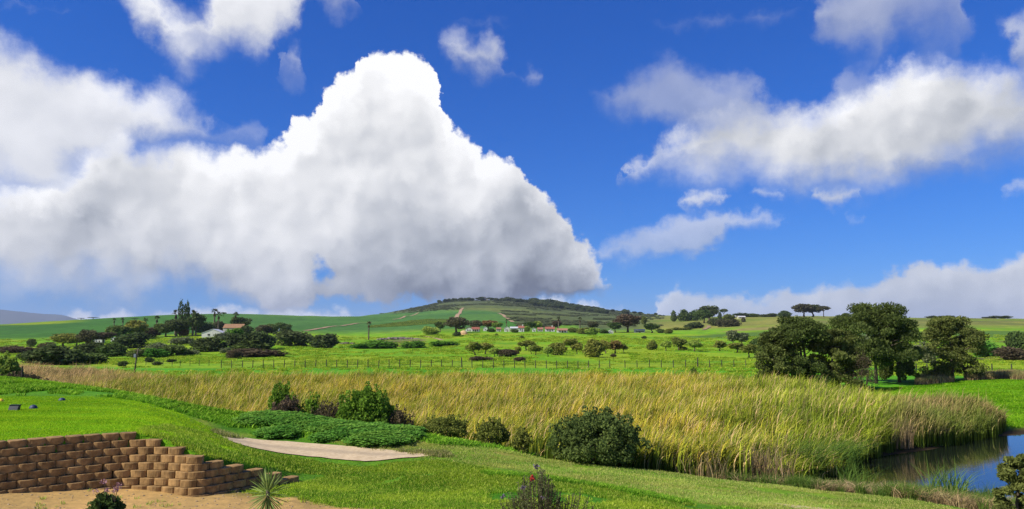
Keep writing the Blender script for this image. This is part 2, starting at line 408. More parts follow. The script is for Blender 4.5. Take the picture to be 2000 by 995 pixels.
# plan of the retaining wall (front of its foot) and the step in the ground behind it
WALL = [(-18.0, 12.2), (-14.0, 15.7), (-11.9, 17.6), (-10.0, 19.25), (-9.4, 19.45), (-8.6, 19.3), (-7.9, 19.05), (-7.45, 19.4), (-5.7, 22.35)]
YARD = 2.16
def yard_z(x):
    return np.interp(x, [-16, -14, -11.9, -10, -8.8, -7.9, -6.5, -5.5], [2.7, 2.6, 2.49, 2.32, 2.24, 2.18, 2.08, 1.98])
def wall_sd(X, Y):
    d = pdist(X, Y, WALL)
    behind = inpoly(X, Y, WALL + [(-5.4, 22.9), (-5.4, 200), (-400, 200), (-400, 12.2)])
    return np.where(behind, d, -d)
def ground(X, Y):
    X = np.asarray(X, float); Y = np.asarray(Y, float)
    shp = X.shape
    X = X.ravel(); Y = Y.ravel()
    z = np.empty(X.shape)
    for i in range(0, len(X), 40000):
        x, y = X[i:i + 40000], Y[i:i + 40000]
        yy = np.maximum(y, 4.0)
        px = np.clip(1000 + F * x / yy / ct, -900, 3000)
        q = ctrl(px, yy)
        K = np.sqrt(((q[:, None, :] - _cu[None]) ** 2).sum(-1) + _MQ)
        s = K @ _sol[:_n] + _sol[_n] + q @ _sol[_n + 1:]
        zz = CAMZ + s * yy
        # relief of the land itself
        zz = zz + (fbm(x / 1.4, y / 1.1, 71, 3) - .5) * .16 * sstep(y, 15, 18) * sstep(y, 34, 30) * (1 - .75 * sstep(x, -1.5, 1.5)) * sstep(x, -9.5, -4.5)
        zz = zz + (fbm(x / 9, y / 9, 3) - .5) * 0.16 * sstep(y, 22, 50) + (fbm(x / 60, y / 60, 5) - .5) * 2.2 * sstep(y, 160, 600) \
            + (fbm(x / 260, y / 260, 9) - .5) * 9.0 * sstep(y, 700, 1800)
        near = y < 45
        if near.any():
            w = wall_sd(x[near], y[near])
            m = sstep(w, 0.30, 0.62)
            zn = zz[near]
            fade = sstep(x[near], -5.9, -5.3)          # right of the wall's end the lawn runs through
            low = np.minimum(zn, yard_z(x[near]) + 0.05 * fbm(x[near] / 1.3, y[near] / 1.3, 21) - .025)
            zz[near] = np.where(y[near] < 12, np.minimum(zn, yard_z(x[near])), low * (1 - m) + zn * m) * (1 - fade) + zn * fade
        z[i:i + 40000] = zz
    return z.reshape(shp)
def gz(X, Y):
    return float(ground(np.array([X]), np.array([Y]))[0])
def hit(px, py, y0=12.0, y1=4000.0):
    """ground point seen through a pixel"""
    a, b = ray(px, py)
    Y = np.exp(np.linspace(math.log(y0), math.log(y1), 1500))
    g = ground(a * Y, Y)
    below = (CAMZ + b * Y) <= g
    if not below.any():
        return None
    i = int(np.argmax(below))
    return Vector((a * Y[i], Y[i], float(g[i])))
def col_at(px, Y):
    """ground point in a picture column at a given distance"""
    X = (px - 1000) / F * Y * (ct + 0.0) 
    z = gz(X, Y)
    X = (px - 1000) / F * (Y * ct + (z - CAMZ) * st)
    return Vector((X, Y, gz(X, Y)))

# ------------------------------------------------------------------ ground sheet
pxs = np.concatenate([np.arange(-1500, -60, 60), np.arange(-60, 2060, 5.0), np.arange(2060, 3501, 60)])
ys = [4.0]
while ys[-1] < 20000:
    y = ys[-1]
    ys.append(y * (1.03 if y < 13 else 1.0075 if y < 40 else 1.011 if y < 90 else 1.016 if y < 400 else 1.022 if y < 3500 else 1.08))
ys = np.array(ys)
GX = (pxs[None] - 1000) / F * ys[:, None] * ct
GY = np.repeat(ys[:, None], len(pxs), 1)
GZ = ground(GX, GY)
# an apron of ground behind the camera
GX = np.concatenate([(pxs[None] - 1000) / F * 90, GX]); GY = np.concatenate([np.full((1, len(pxs)), -120.0), GY]); GZ = np.concatenate([np.full((1, len(pxs)), 2.0), GZ])
PX, PY = pxy(GX, np.maximum(GY, 4), GZ)
NR, NC = GX.shape

def lin(r, g, b):
    f = lambda c: (c / 255 / 12.92) if c <= 10 else ((c / 255 + .055) / 1.055) ** 2.4
    return np.array([f(r), f(g), f(b)])
ILL = 1.32                       # light arriving on level ground times the exposure: colours below are picked as seen, divided to albedo
def alb(r, g, b, k=1.0):
    return np.maximum(lin(r, g, b) / ILL * k, 0.004)
C_LAWN = alb(92, 146, 22); C_LAWN2 = alb(72, 126, 18); C_TEE = alb(116, 166, 14); C_YEL = alb(150, 160, 44)
C_MEADOW = alb(126, 180, 20); C_MEADY = alb(162, 186, 34); C_VINE_SHADE = alb(66, 118, 36); C_SAND = alb(206, 168, 104); C_SAND2 = alb(176, 138, 90)
C_VINE = alb(78, 126, 52); C_SCRUB_SHADE = alb(98, 112, 62); C_DRY = alb(150, 152, 70); C_MUD = alb(80, 66, 40); C_RUST = alb(140, 118, 84)
n1 = fbm(GX / 2.2, GY / 2.2, 31); n2 = fbm(GX / 7, GY / 7, 41); n3 = fbm(GX / 45, GY / 30, 51, 5); n4 = fbm(GX / 200, GY / 120, 61, 5)
colr_ = np.tile(C_MEADOW, (NR, NC, 1))
def paint(mask, c):
    global colr_
    m = np.clip(mask, 0, 1)[..., None]
    colr_ = colr_ * (1 - m) + c * m
def poly_m(poly, soft):
    """soft mask of a plan polygon given in (column, distance)"""
    lp = [(p, math.log(y) * 400) for p, y in poly]
    x, y = PX, np.log(np.maximum(GY, 4)) * 400
    d = pdist(x, y, lp + lp[:1])
    d = np.where(inpoly(x, y, lp), d, -d)
    return sstep(d, -soft, soft)
far = sstep(GY, 110, 150)
paint(far * sstep(n3, .42, .62) * .8, C_MEADY)
paint(far * sstep(n2 * .5 + n3 * .5, .38, .25) * .6, alb(84, 150, 20))
# hill country
paint(sstep(GY, 560, 700) * sstep(PX, 1290, 1220), C_VINE)
paint(sstep(GY, 560, 700) * sstep(PX, 1290, 1220) * sstep(n4, .45, .6), alb(92, 138, 56))
paint(sstep(GY, 560, 760) * sstep(PX, 1180, 1290), C_DRY)
paint(sstep(GY, 640, 800) * sstep(PX, 1180, 1290) * sstep(n4 * .6 + n3 * .4, .5, .6), alb(128, 150, 52))
paint(sstep(GY, 600, 800) * sstep(PX, 1500, 1700) * sstep(n4, .55, .42), alb(120, 128, 62))
# top of the hill and its right flank: scrub, its colour darkened to stand for cloud shadow
hl = np.interp(PX, [700, 790, 850, 950, 980, 1005, 1020, 1200, 1300], [614, 612, 606, 607, 612, 632, 645, 645, 640])
paint(sstep(hl - PY, -2, 3) * sstep(GY, 620, 760) * sstep(PX, 680, 780) * sstep(PX, 1320, 1220), C_SCRUB_SHADE)
paint(sstep(hl - PY, -2, 3) * sstep(GY, 620, 760) * sstep(PX, 780, 850) * sstep(PX, 1240, 1190) * sstep(n4 * .5 + n3 * .5, .5, .62) * .7, alb(122, 134, 62))
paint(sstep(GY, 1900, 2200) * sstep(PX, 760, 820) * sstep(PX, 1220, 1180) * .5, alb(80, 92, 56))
paint(poly_m([(930, 700), (945, 950), (1000, 950), (1020, 700)], 14), alb(72, 132, 40))
paint(poly_m([(1085, 640), (1080, 900), (1120, 900), (1140, 640)], 14), alb(120, 168, 40))
# left fields: vine green with cloud shadow painted into it, bright yellow strip near the ridge
paint(sstep(GY, 420, 560) * sstep(PX, 460, 380), C_VINE_SHADE)
paint(sstep(GY, 940, 1020) * sstep(PX, 190, 100), alb(150, 172, 20))
paint(sstep(GY, 1100, 1150) * sstep(PX, 190, 60), alb(100, 150, 40))
paint(poly_m([(-100, 300), (-100, 345), (110, 345), (110, 310)], 6) * .9, C_RUST)
# right: shadeless darker crop strip, dry slope
paint(poly_m([(1310, 470), (1400, 520), (1540, 560), (2060, 560), (2060, 430), (1540, 440)], 10), alb(98, 134, 46))
paint(poly_m([(1850, 200), (1850, 420), (2100, 420), (2100, 200)], 22) * sstep(n3, .4, .6), alb(112, 112, 66))
paint(poly_m([(1400, 560), (1450, 640), (1560, 660), (1560, 580)], 10) * .8, alb(168, 148, 92))
# foot of the village: bare patches
paint(poly_m([(735, 372), (735, 430), (830, 430), (830, 385)], 10) * .9, alb(130, 110, 90))
paint(poly_m([(760, 330), (768, 348), (790, 348), (786, 330)], 5), alb(200, 170, 110))
paint(poly_m([(894, 480), (896, 505), (912, 505), (915, 480)], 4), alb(224, 186, 116))
# between fence and reeds
paint(sstep(GY, 140, 132) * sstep(GY, 70, 84), alb(96, 172, 22))
# reed bed and pond floor
REEDS = [(-160, 84), (0, 66), (100, 58), (250, 50), (400, 43), (600, 37.5), (800, 35), (950, 34), (1050, 32), (1180, 29.8), (1290, 29.0), (1450, 28.6), (1560, 31.0), (1625, 35), (1680, 39.0), (1745, 41.8), (1850, 44.0), (1925, 47.5),
         (1950, 50), (1925, 52.5), (1850, 54), (1760, 56), (1680, 59), (1600, 66), (1500, 74), (1380, 80), (1000, 83), (600, 82), (430, 80), (300, 84), (220, 92), (100, 98), (-160, 104)]
paint(poly_m(REEDS, 5), C_MUD)
paint(sstep(GZ, .32, .1) * sstep(PX, 1500, 1600) * (GY < 60) * (GY > 20), C_MUD)
# near side
nearm = (GY < 46) & (GZ > .1)
paint(sstep(GY, 46, 42) * sstep(PX, 700, 640), alb(92, 160, 24))
crest = sstep(GY, 42, 39)
lawn = sstep(GY, 34, 31.5)
paint(lawn, C_LAWN)
paint(lawn * sstep(n1 * .5 + n2 * .5, .42, .62) * sstep(PX, 620, 700) * .6, alb(112, 158, 28))
paint(lawn * sstep(n1, .55, .3) * .6, C_LAWN2)
tee = sstep(PX, 420, 330) * sstep(GY, 32, 30.5)
paint(tee, C_TEE)
paint(tee * sstep(n2, .4, .65) * .5, alb(130, 168, 16))
paint(tee * sstep(GY, 22.5, 20.0) * .7, alb(98, 154, 18))
# dry yellowish strip between lawn and reeds
band = [(560, 30.0), (800, 25.9), (1000, 24.4), (1300, 20.8), (1500, 18.6), (1750, 16.0), (2100, 14.2), (2100, 21.5), (1900, 23.0), (1700, 25.4), (1500, 26.8), (1300, 27.6), (1050, 29.0), (850, 29.2), (700, 30.6)]
bm_ = poly_m(band, 9)
paint(bm_ * .85, alb(136, 166, 42))
paint(bm_ * sstep(n1 * .6 + n2 * .4, .48, .62) * .75, alb(170, 158, 84))
paint(bm_ * sstep(n1, .50, .32) * .5, alb(110, 166, 30))
# pale smooth green between the rough patches
paint(poly_m([(880, 14), (860, 19), (900, 22.2), (1040, 23.4), (1300, 19.6), (1500, 17.2), (1600, 14)], 14) * .9, alb(72, 136, 20))
# slope below the terrace
paint(poly_m([(300, 23), (420, 34), (520, 32.5), (700, 28.5), (620, 27.6), (430, 29)], 14) * sstep(n1, .35, .6) * .8, alb(150, 160, 60))
# yard of sand in front of the wall
def yard_edge(x):
    return np.interp(x, [-30, -6.9, -5.8, -4.5, -3.1, -2.3, -1.0, 1.5, 6], [30, 19.9, 19.8, 19.2, 18.5, 18.0, 16.9, 14.3, 9])
edge = yard_edge(GX)
yard = sstep(edge + (n1 - .5) * .8 - GY, -.12, .18) * (GX < 3) * sstep(wall_sd(GX, GY), .45, .25)
paint(yard, C_SAND)
paint(yard * sstep(n1 * .6 + n2 * .4, .46, .62) * .8, C_SAND2)
paint(yard * sstep(edge - GY, .9, .1) * sstep(n1, .45, .6) * .7, alb(120, 120, 50))

# ------------------------------------------------------------------ materials
MATS = {}
def new_mat(name):
    m = bpy.data.materials.new(name)
    m.use_nodes = True
    m.node_tree.nodes.clear()
    MATS[name] = m
    return m, NT(m.node_tree)
def finish(n, bsdf):
    n.n('ShaderNodeOutputMaterial', {'Surface': bsdf})
def ground_mat(name, scale, var, bump, dist, rough=.95):
    m, n = new_mat(name)
    at_ = n.n('ShaderNodeAttribute', attribute_name='tone')
    g = n.n('ShaderNodeNewGeometry')
    pos = g.outputs['Position']
    f = n.noise(pos, scale, 5.0, 0.65)
    f2 = n.noise(n.v('MULTIPLY', pos, (1.0, .35, 1.0)), scale * .11, 5.0, 0.6)
    c = n.mix(1.0, at_.outputs['Color'], n.mix(n.mr(f, .3, .72), (1 - var,) * 3, (1 + var * .9, 1 + var * .8, 1 + var * .4)), 'MULTIPLY')
    c = n.mix(1.0, c, n.mix(n.mr(f2, .3, .7), (.80, .84, .8), (1.18, 1.14, 1.1)), 'MULTIPLY')
    bp = n.n('ShaderNodeBump', {'Height': f, 'Strength': bump, 'Distance': dist})
    b = n.n('ShaderNodeBsdfPrincipled', {'Base Color': c, 'Roughness': rough, 'Specular IOR Level': .15, 'Normal': bp})
    finish(n, b.outputs[0])
    return m
M_YARD = ground_mat('packed_sand', 5.0, .16, .5, .05)
M_LAWN = ground_mat('lawn_turf', 9.0, .34, .9, .05)
M_MEAD = ground_mat('meadow_grass', 1.1, .34, 1.0, .4)
M_HILL = ground_mat('hillside_cover', .10, .26, .7, 3.0)
M_BED = ground_mat('pond_mud', 3.0, .2, .5, .1)

def link(name, me, mat=None, parent=None, **props):
    o = bpy.data.objects.new(name, me)
    COL.objects.link(o)
    if mat is not None and me is not None:
        if len(me.materials) == 0:
            me.materials.append(mat)
        elif me.materials[0] != mat:
            o.material_slots[0].link = 'OBJECT'
            o.material_slots[0].material = mat
    if parent is not None:
        o.parent = parent
    for k, v in props.items():
        o[k] = v
    return o
def mesh_np(name, V, Fq, smooth=True):
    """fast mesh of equal-sized faces"""
    V = np.asarray(V, np.float32); Fq = np.asarray(Fq, np.int32)
    me = bpy.data.meshes.new(name)
    me.vertices.add(len(V)); me.vertices.foreach_set('co', V.ravel())
    k = Fq.shape[1]
    me.loops.add(Fq.size); me.loops.foreach_set('vertex_index', Fq.ravel())
    me.polygons.add(len(Fq))
    me.polygons.foreach_set('loop_start', np.arange(0, Fq.size, k, dtype=np.int32))
    me.polygons.foreach_set('use_smooth', np.full(len(Fq), smooth, bool))
    me.update(calc_edges=True)
    return me
def attr(me, name, data, kind='FLOAT'):
    data = np.asarray(data, np.float32)
    if kind == 'COLOR':
        a = me.attributes.new(name, 'FLOAT_COLOR', 'POINT')
        if data.shape[1] == 3:
            data = np.concatenate([data, np.ones((len(data), 1), np.float32)], 1)
        a.data.foreach_set('color', data.ravel())
    elif kind == 'VEC':
        a = me.attributes.new(name, 'FLOAT_VECTOR', 'POINT'); a.data.foreach_set('vector', data.ravel())
    elif kind == 'INT':
        a = me.attributes.new(name, 'INT', 'POINT'); a.data.foreach_set('value', data.astype(np.int32).ravel())
    else:
        a = me.attributes.new(name, 'FLOAT', 'POINT'); a.data.foreach_set('value', data.ravel())

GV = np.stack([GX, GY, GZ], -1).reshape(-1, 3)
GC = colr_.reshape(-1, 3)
ii = np.arange(NR - 1)[:, None] * NC + np.arange(NC - 1)[None]
quads = np.stack([ii, ii + 1, ii + NC + 1, ii + NC], -1).reshape(-1, 4)
fy = GY.ravel()[quads].mean(1); fx = GX.ravel()[quads].mean(1); fz = GZ.ravel()[quads].mean(1)
fyard = yard.ravel()[quads].mean(1) > .5
bedm = poly_m(REEDS, .01).ravel()[quads].mean(1) > .5
pondm = (fz < .1) & (fy < 60)
kind = np.full(len(quads), 1)
kind[fy > 38] = 2
kind[(fy > 38) & (fy < 84) & (GX.ravel()[quads].mean(1) > 18)] = 1
kind[bedm | pondm] = 4
kind[fy > 560] = 3
kind[fyard & (fy < 30)] = 0
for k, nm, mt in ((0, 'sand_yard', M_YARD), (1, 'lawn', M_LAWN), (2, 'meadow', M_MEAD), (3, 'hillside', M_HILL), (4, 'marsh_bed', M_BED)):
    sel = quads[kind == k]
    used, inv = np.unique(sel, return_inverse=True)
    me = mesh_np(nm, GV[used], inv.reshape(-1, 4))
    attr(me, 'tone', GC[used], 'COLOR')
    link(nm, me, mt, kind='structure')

# pond
m, n = new_mat('pond_water')
g = n.n('ShaderNodeNewGeometry')
wv = n.noise(n.v('MULTIPLY', g.outputs['Position'], (1.0, 3.2, 1.0)), 1.6, 3.0, .5)
bp = n.n('ShaderNodeBump', {'Height': wv, 'Strength': .05, 'Distance': .05})
b = n.n('ShaderNodeBsdfPrincipled', {'Base Color': (.012, .016, .010), 'Roughness': .03, 'IOR': 1.6, 'Specular IOR Level': .5, 'Normal': bp})
finish(n, b.outputs[0])
bmw = bmesh.new()
vs = [bmw.verts.new(p) for p in ((6, 22, 0), (70, 22, 0), (70, 60, 0), (6, 60, 0))]
bmw.faces.new(vs)
me = bpy.data.meshes.new('pond_water'); bmw.to_mesh(me); bmw.free()
link('pond_water', me, m, kind='structure')

# far mountain
mx = np.array([-2600, -900, -400, -200, -60, 0, 30, 60, 90, 112, 128, 150, 200, 420]); my = np.array([640, 628, 608, 600, 602, 605, 609, 612, 614.5, 614.5, 618, 624.5, 632, 650])
cols_ = np.linspace(-2600, 420, 240)
top = np.interp(cols_, mx, my) + (fbm(cols_ / 40, cols_ * 0, 77) - .5) * 2.0
MV = []
for j, (dy, fr) in enumerate(((13000, 0.), (13900, .3), (14800, .62), (15600, .85), (16300, 1.), (18500, .75), (21000, 0.))):
    for p, t in zip(cols_, top):
        zt = ray(p, t)[1] * 16300
        zz = -60 + (zt + 66) * fr * (1 + (vnoise(p / 25 + j * 7, j * 3.3, 5) - .5) * .25 * (0 < fr < 1))
        MV.append(((p - 1000) / F * dy * ct, dy, zz))
nm_ = len(cols_)
ii = np.arange(6)[:, None] * nm_ + np.arange(nm_ - 1)[None]
me = mesh_np('mountain', MV, np.stack([ii, ii + 1, ii + nm_ + 1, ii + nm_], -1).reshape(-1, 4))
m, n = new_mat('mountain_rock')
g = n.n('ShaderNodeNewGeometry')
c = n.mix(n.noise(g.outputs['Position'], .0018, 6.0, .6), (.055, .075, .06), (.10, .105, .09))
b = n.n('ShaderNodeBsdfPrincipled', {'Base Color': c, 'Roughness': 1.0, 'Specular IOR Level': .0})
finish(n, b.outputs[0])
link('mountain', me, m, kind='structure')

# ------------------------------------------------------------------ object kit
def thing(name, loc, label, cat, group=None, rz=0.0):
    o = bpy.data.objects.new(name, None)
    COL.objects.link(o)
    o.location = loc
    o.rotation_euler = (0, 0, rz)
    o.empty_display_size = .3
    return tag(o, label, cat, group)
def tag(o, label, cat, group=None):
    o['label'] = label
    o['category'] = cat
    if group:
        o['group'] = group
    return o
class MB:
    """collects simple solids into one mesh"""
    def __init__(self):
        self.V = []; self.F = []
    def add(self, V, Fs):
        k = len(self.V)
        self.V += [tuple(v) for v in V]
        self.F += [tuple(i + k for i in f) for f in Fs]
        return self
    def box(self, c, s, rz=0.0, taper=1.0):
        x, y, z = (v / 2 for v in s)
        cr, sr = math.cos(rz), math.sin(rz)
        V = []
        for dz, t in ((-z, 1.0), (z, taper)):
            for dx, dy in ((-x, -y), (x, -y), (x, y), (-x, y)):
                dx *= t; dy *= t
                V.append((c[0] + dx * cr - dy * sr, c[1] + dx * sr + dy * cr, c[2] + dz))
        return self.add(V, [(3, 2, 1, 0), (4, 5, 6, 7), (0, 1, 5, 4), (1, 2, 6, 5), (2, 3, 7, 6), (3, 0, 4, 7)])
    def tube(self, pts, rads, n=6, cap=True):
        P = [Vector(p) for p in pts]
        V = []; Fs = []
        for i, p in enumerate(P):
            d = (P[min(i + 1, len(P) - 1)] - P[max(i - 1, 0)]).normalized()
            u = d.orthogonal().normalized(); w = d.cross(u)
            for k in range(n):
                a = 2 * math.pi * k / n
                V.append(p + (u * math.cos(a) + w * math.sin(a)) * rads[i])
        for i in range(len(P) - 1):
            for k in range(n):
                k2 = (k + 1) % n
                Fs.append((i * n + k, i * n + k2, (i + 1) * n + k2, (i + 1) * n + k))
        if cap:
            Fs.append(tuple(range(n - 1, -1, -1)))
            Fs.append(tuple((len(P) - 1) * n + k for k in range(n)))
        return self.add(V, Fs)
    def mesh(self, name, smooth=False):
        me = bpy.data.meshes.new(name)
        me.from_pydata(self.V, [], self.F)
        if smooth:
            me.polygons.foreach_set('use_smooth', np.ones(len(self.F), bool))
        me.update()
        return me

def leaf_mat(name, dark, light, trans=.36, hue=.02):
    m, n = new_mat(name)
    a = n.n('ShaderNodeAttribute', attribute_name='v')
    oi = n.n('ShaderNodeObjectInfo')
    c = n.mix(a.outputs['Fac'], dark, light)
    h = n.n('ShaderNodeHueSaturation', {'Color': c, 'Hue': n.mr(oi.outputs['Random'], 0, 1, .5 - hue, .5 + hue * .6, 'LINEAR'),
                                        'Value': n.mr(oi.outputs['Random'], 0, 1, 1.15, .85, 'LINEAR')})
    d = n.n('ShaderNodeBsdfDiffuse', {'Color': h})
    t = n.n('ShaderNodeBsdfTranslucent', {'Color': h})
    mx_ = n.n('ShaderNodeMixShader', {0: trans, 1: d.outputs[0], 2: t.outputs[0]})
    finish(n, mx_.outputs[0])
    return m
def plain_mat(name, c, rough=.9, var=.2, scale=6.0, bump=.3, dist=.02, spec=.2):
    m, n = new_mat(name)
    tc_ = n.n('ShaderNodeTexCoord')
    oi = n.n('ShaderNodeObjectInfo')
    f = n.noise(n.v('ADD', tc_.outputs['Object'], n.v('MULTIPLY', n.xyz(oi.outputs['Random'], oi.outputs['Random'], 0), (37, 91, 0))), scale, 5.0, .6)
    cc = n.mix(n.mr(f, .3, .7), tuple(x * (1 - var) for x in c), tuple(min(1, x * (1 + var)) for x in c))
    cc = n.mix(1.0, cc, n.mix(oi.outputs['Random'], (1 - var * .6,) * 3, (1 + var * .5,) * 3), 'MULTIPLY')
    bp = n.n('ShaderNodeBump', {'Height': f, 'Strength': bump, 'Distance': dist})
    b = n.n('ShaderNodeBsdfPrincipled', {'Base Color': cc, 'Roughness': rough, 'Specular IOR Level': spec, 'Normal': bp})
    finish(n, b.outputs[0])
    return m

LEAF = {
    'dark': leaf_mat('foliage_dark', (.052, .088, .026), (.155, .225, .056)),
    'deep': leaf_mat('foliage_deep', (.050, .075, .030), (.145, .185, .062)),
    'olive': leaf_mat('foliage_olive', (0.127, 0.155, 0.032), (0.305, 0.328, 0.067)),
    'green': leaf_mat('foliage_green', (0.083, 0.175, 0.020), (0.220, 0.386, 0.044)),
    'light': leaf_mat('foliage_light', (0.171, 0.269, 0.044), (0.415, 0.515, 0.099)),
    'grey': leaf_mat('foliage_grey', (0.098, 0.128, 0.059), (0.256, 0.293, 0.139)),
    'brown': leaf_mat('foliage_brown', (.070, .060, .035), (.200, .155, .090)),
    'rust': leaf_mat('foliage_rust', (.150, .100, .035), (.380, .260, .090)),
    'gum': leaf_mat('foliage_gum', (.066, .068, .034), (.165, .160, .075)),
    'she': leaf_mat('foliage_needles', (.038, .060, .014), (.205, .250, .065)),
    'mound': leaf_mat('foliage_mound', (.060, .180, .024), (.140, .330, .045)),
}
BARK = plain_mat('bark', (.11, .085, .06), .95, .3, 5.0, .6, .05)
BARKP = plain_mat('bark_palm', (.13, .105, .075), .95, .3, 5.0, .6, .05)

def leaves(P, N, size, r, aspect=1.5, jitter=.9):
    """one bent rhombus per point; P points, N outward directions"""
    n = len(P)
    rv = r.normal(size=(n, 3)); rv /= np.linalg.norm(rv, axis=1)[:, None]
    nn = N * (1 - jitter) + rv * jitter
    nn /= np.linalg.norm(nn, axis=1)[:, None] + 1e-9
    t = np.cross(nn, r.normal(size=(n, 3))); t /= np.linalg.norm(t, axis=1)[:, None] + 1e-9
    b = np.cross(nn, t)
    s = size * r.uniform(.6, 1.35, n)[:, None]
    V = np.stack([P - t * s * aspect, P - b * s, P + t * s * aspect + nn * s * .2, P + b * s], 1).reshape(-1, 3)
    Fq = np.arange(n * 4).reshape(-1, 4)
    return V, Fq
def blob_points(blobs, n, r, inner=.45):
    B = np.array(blobs, float)
    w = (B[:, 3] * B[:, 4] + B[:, 4] * B[:, 5] + B[:, 3] * B[:, 5]); w /= w.sum()
    k = r.choice(len(B), n, p=w)
    d = r.normal(size=(n, 3)); d /= np.linalg.norm(d, axis=1)[:, None]
    rr = inner + (1.04 - inner) * r.uniform(0, 1, n) ** .6
    lump = 1 + .16 * np.sin(d[:, 0] * 9 + k) * np.cos(d[:, 2] * 8 + k * 2.1)
    P = B[k, :3] + d * B[k, 3:6] * (rr * lump)[:, None]
    tint = r.uniform(0, 1, len(B))[k]
    return P, d, np.clip(.45 * tint + .55 * r.uniform(0, 1, n), 0, 1)
def crown(name, blobs, n, size, seed, aspect=1.5, inner=.45, jitter=.8, floor=None):
    r = np.random.default_rng(seed)
    P, d, tv = blob_points(blobs, n, r, inner)
    if floor is not None:
        keep = P[:, 2] > floor
        P, d, tv = P[keep], d[keep], tv[keep]
    V, Fq = leaves(P, d, size, r, aspect, jitter)
    me = mesh_np(name, V, Fq, False)
    attr(me, 'v', np.repeat(tv, 4))
    return me
def limbs(name, blobs, trunk_h, r0, seed, lean=0.0, forks=None, n=6):
    r = random.Random(seed)
    b = MB()
    pts = [(0, 0, -.03)]; rd = [r0 * 1.5]
    for i in range(1, 4):
        t = i / 3
        pts.append((lean * t + r.uniform(-.02, .02), r.uniform(-.02, .02), trunk_h * t)); rd.append(r0 * (1 - .35 * t))
    b.tube(pts, rd, n)
    top = Vector(pts[-1])
    for bl in (blobs if forks is None else blobs[:forks]):
        c = Vector(bl[:3])
        st_ = Vector(pts[2]).lerp(top, r.uniform(.3, 1.0))
        mid = st_.lerp(c, .5) + Vector((r.uniform(-.03, .03), r.uniform(-.03, .03), -.03))
        b.tube([st_, mid, c], [r0 * .6, r0 * .4, r0 * .14], 5)
    return b.mesh(name, True)

def rb(r, n, cx, cz_, sx, sz, rmin, rmax, flat=1.0):
    """n random blobs inside an ellipsoid"""
    out = []
    for _ in range(n):
        while True:
            d = [r.uniform(-1, 1) for _ in range(3)]
            if sum(q * q for q in d) < 1:
                break
        q = r.uniform(rmin, rmax)
        out.append((cx + d[0] * sx, d[1] * sx, cz_ + d[2] * sz, q, q, q * flat))
    return out
TPL = {}
def tpl(kind, cm, tm):
    if kind != 'palm':              # fill the unit box: width 1, top at 1, bushes down to 0
        co = np.empty(len(cm.vertices) * 3, np.float32); cm.vertices.foreach_get('co', co); co = co.reshape(-1, 3)
        lo, hi = np.percentile(co, 1.5, 0), np.percentile(co, 98.5, 0)
        kx = 2.0 / (hi[0] - lo[0] + hi[1] - lo[1]); cx, cy__ = (lo[0] + hi[0]) / 2, (lo[1] + hi[1]) / 2
        z0 = lo[2] if tm is None else 0.0
        kz = 1.0 / (hi[2] - z0)
        def fit(me):
            c = np.empty(len(me.vertices) * 3, np.float32); me.vertices.foreach_get('co', c); c = c.reshape(-1, 3)
            c[:, 0] = (c[:, 0] - cx) * kx; c[:, 1] = (c[:, 1] - cy__) * kx; c[:, 2] = (c[:, 2] - z0) * kz
            me.vertices.foreach_set('co', c.ravel()); me.update()
        fit(cm)
        if tm is not None:
            fit(tm)
    TPL.setdefault(kind, []).append((cm, tm))
for i in range(4):
    r = random.Random(100 + i)
    bl = [(0, 0, .60, .30, .30, .28)] + rb(r, 7, 0, .62, .26, .24, .14, .22, .85)
    tpl('round', crown('crown_round', bl, 1500, .034, 10 + i), limbs('trunk_round', bl, .42, .032, i, forks=5))
for i in range(5):
    r = random.Random(200 + i)
    bl = rb(r, 8, r.uniform(-.06, .06), .62, .22, .22, .16, .24, .95)
    tpl('orchard', crown('crown_orchard', bl, 1100, .036, 30 + i, inner=.3), limbs('trunk_orchard', bl, .36, .030, i, lean=r.uniform(-.08, .08), forks=5))
for i in range(5):
    r = random.Random(300 + i)
    bl = [(0, 0, .34, .36, .36, .40)] + rb(r, 9, 0, .44, .34, .26, .13, .24, .9)
    tpl('bush', crown('foliage_bush', bl, 2000, .032, 50 + i, floor=-.02), None)
for i in range(4):
    r = random.Random(400 + i)
    bl = rb(r, 16, 0, .34, .40, .20, .10, .19, 1.9)
    bl = [(x, y, abs(z), a, b, min(c, .40)) for x, y, z, a, b, c in bl]
    tpl('low', crown('foliage_low', bl, 2600, .026, 70 + i, floor=-.02), None)
for i in range(3):
    r = random.Random(500 + i)
    bl = [(0, 0, .58, .32, .32, .26)] + rb(r, 12, 0, .60, .36, .30, .11, .19, .8)
    tpl('gum', crown('crown_gum', bl, 2200, .026, 90 + i, inner=.4), limbs('trunk_gum', bl, .38, .038, i + 9, forks=8))
for i in range(2):
    r = random.Random(600 + i)
    bl = [(0, 0, .84, .36, .36, .11)] + [(math.cos(a) * .3, math.sin(a) * .3, .76 + r.uniform(-.06, .05), .19, .19, .08) for a in [j * 1.05 + i for j in range(6)]]
    tpl('umbrella', crown('crown_umbrella', bl, 1200, .034, 110 + i), limbs('trunk_umbrella', bl, .6, .035, i + 20))
bl = [(.10, .0, .42, .34, .34, .42), (-.22, 0, .60, .17, .17, .40), (.24, 0, .55, .17, .17, .42), (0, 0, .2, .40, .40, .22)]
tpl('cypress', crown('crown_cypress', bl, 2200, .026, 120, inner=.6), limbs('trunk_cypress', bl, .2, .04, 33, forks=1))
bl = [(0, 0, .5, .36, .36, .48), (0, 0, .25, .45, .45, .22)]
tpl('spire', crown('crown_spire', bl, 900, .045, 121, inner=.5), limbs('trunk_spire', bl, .15, .05, 34, forks=1))
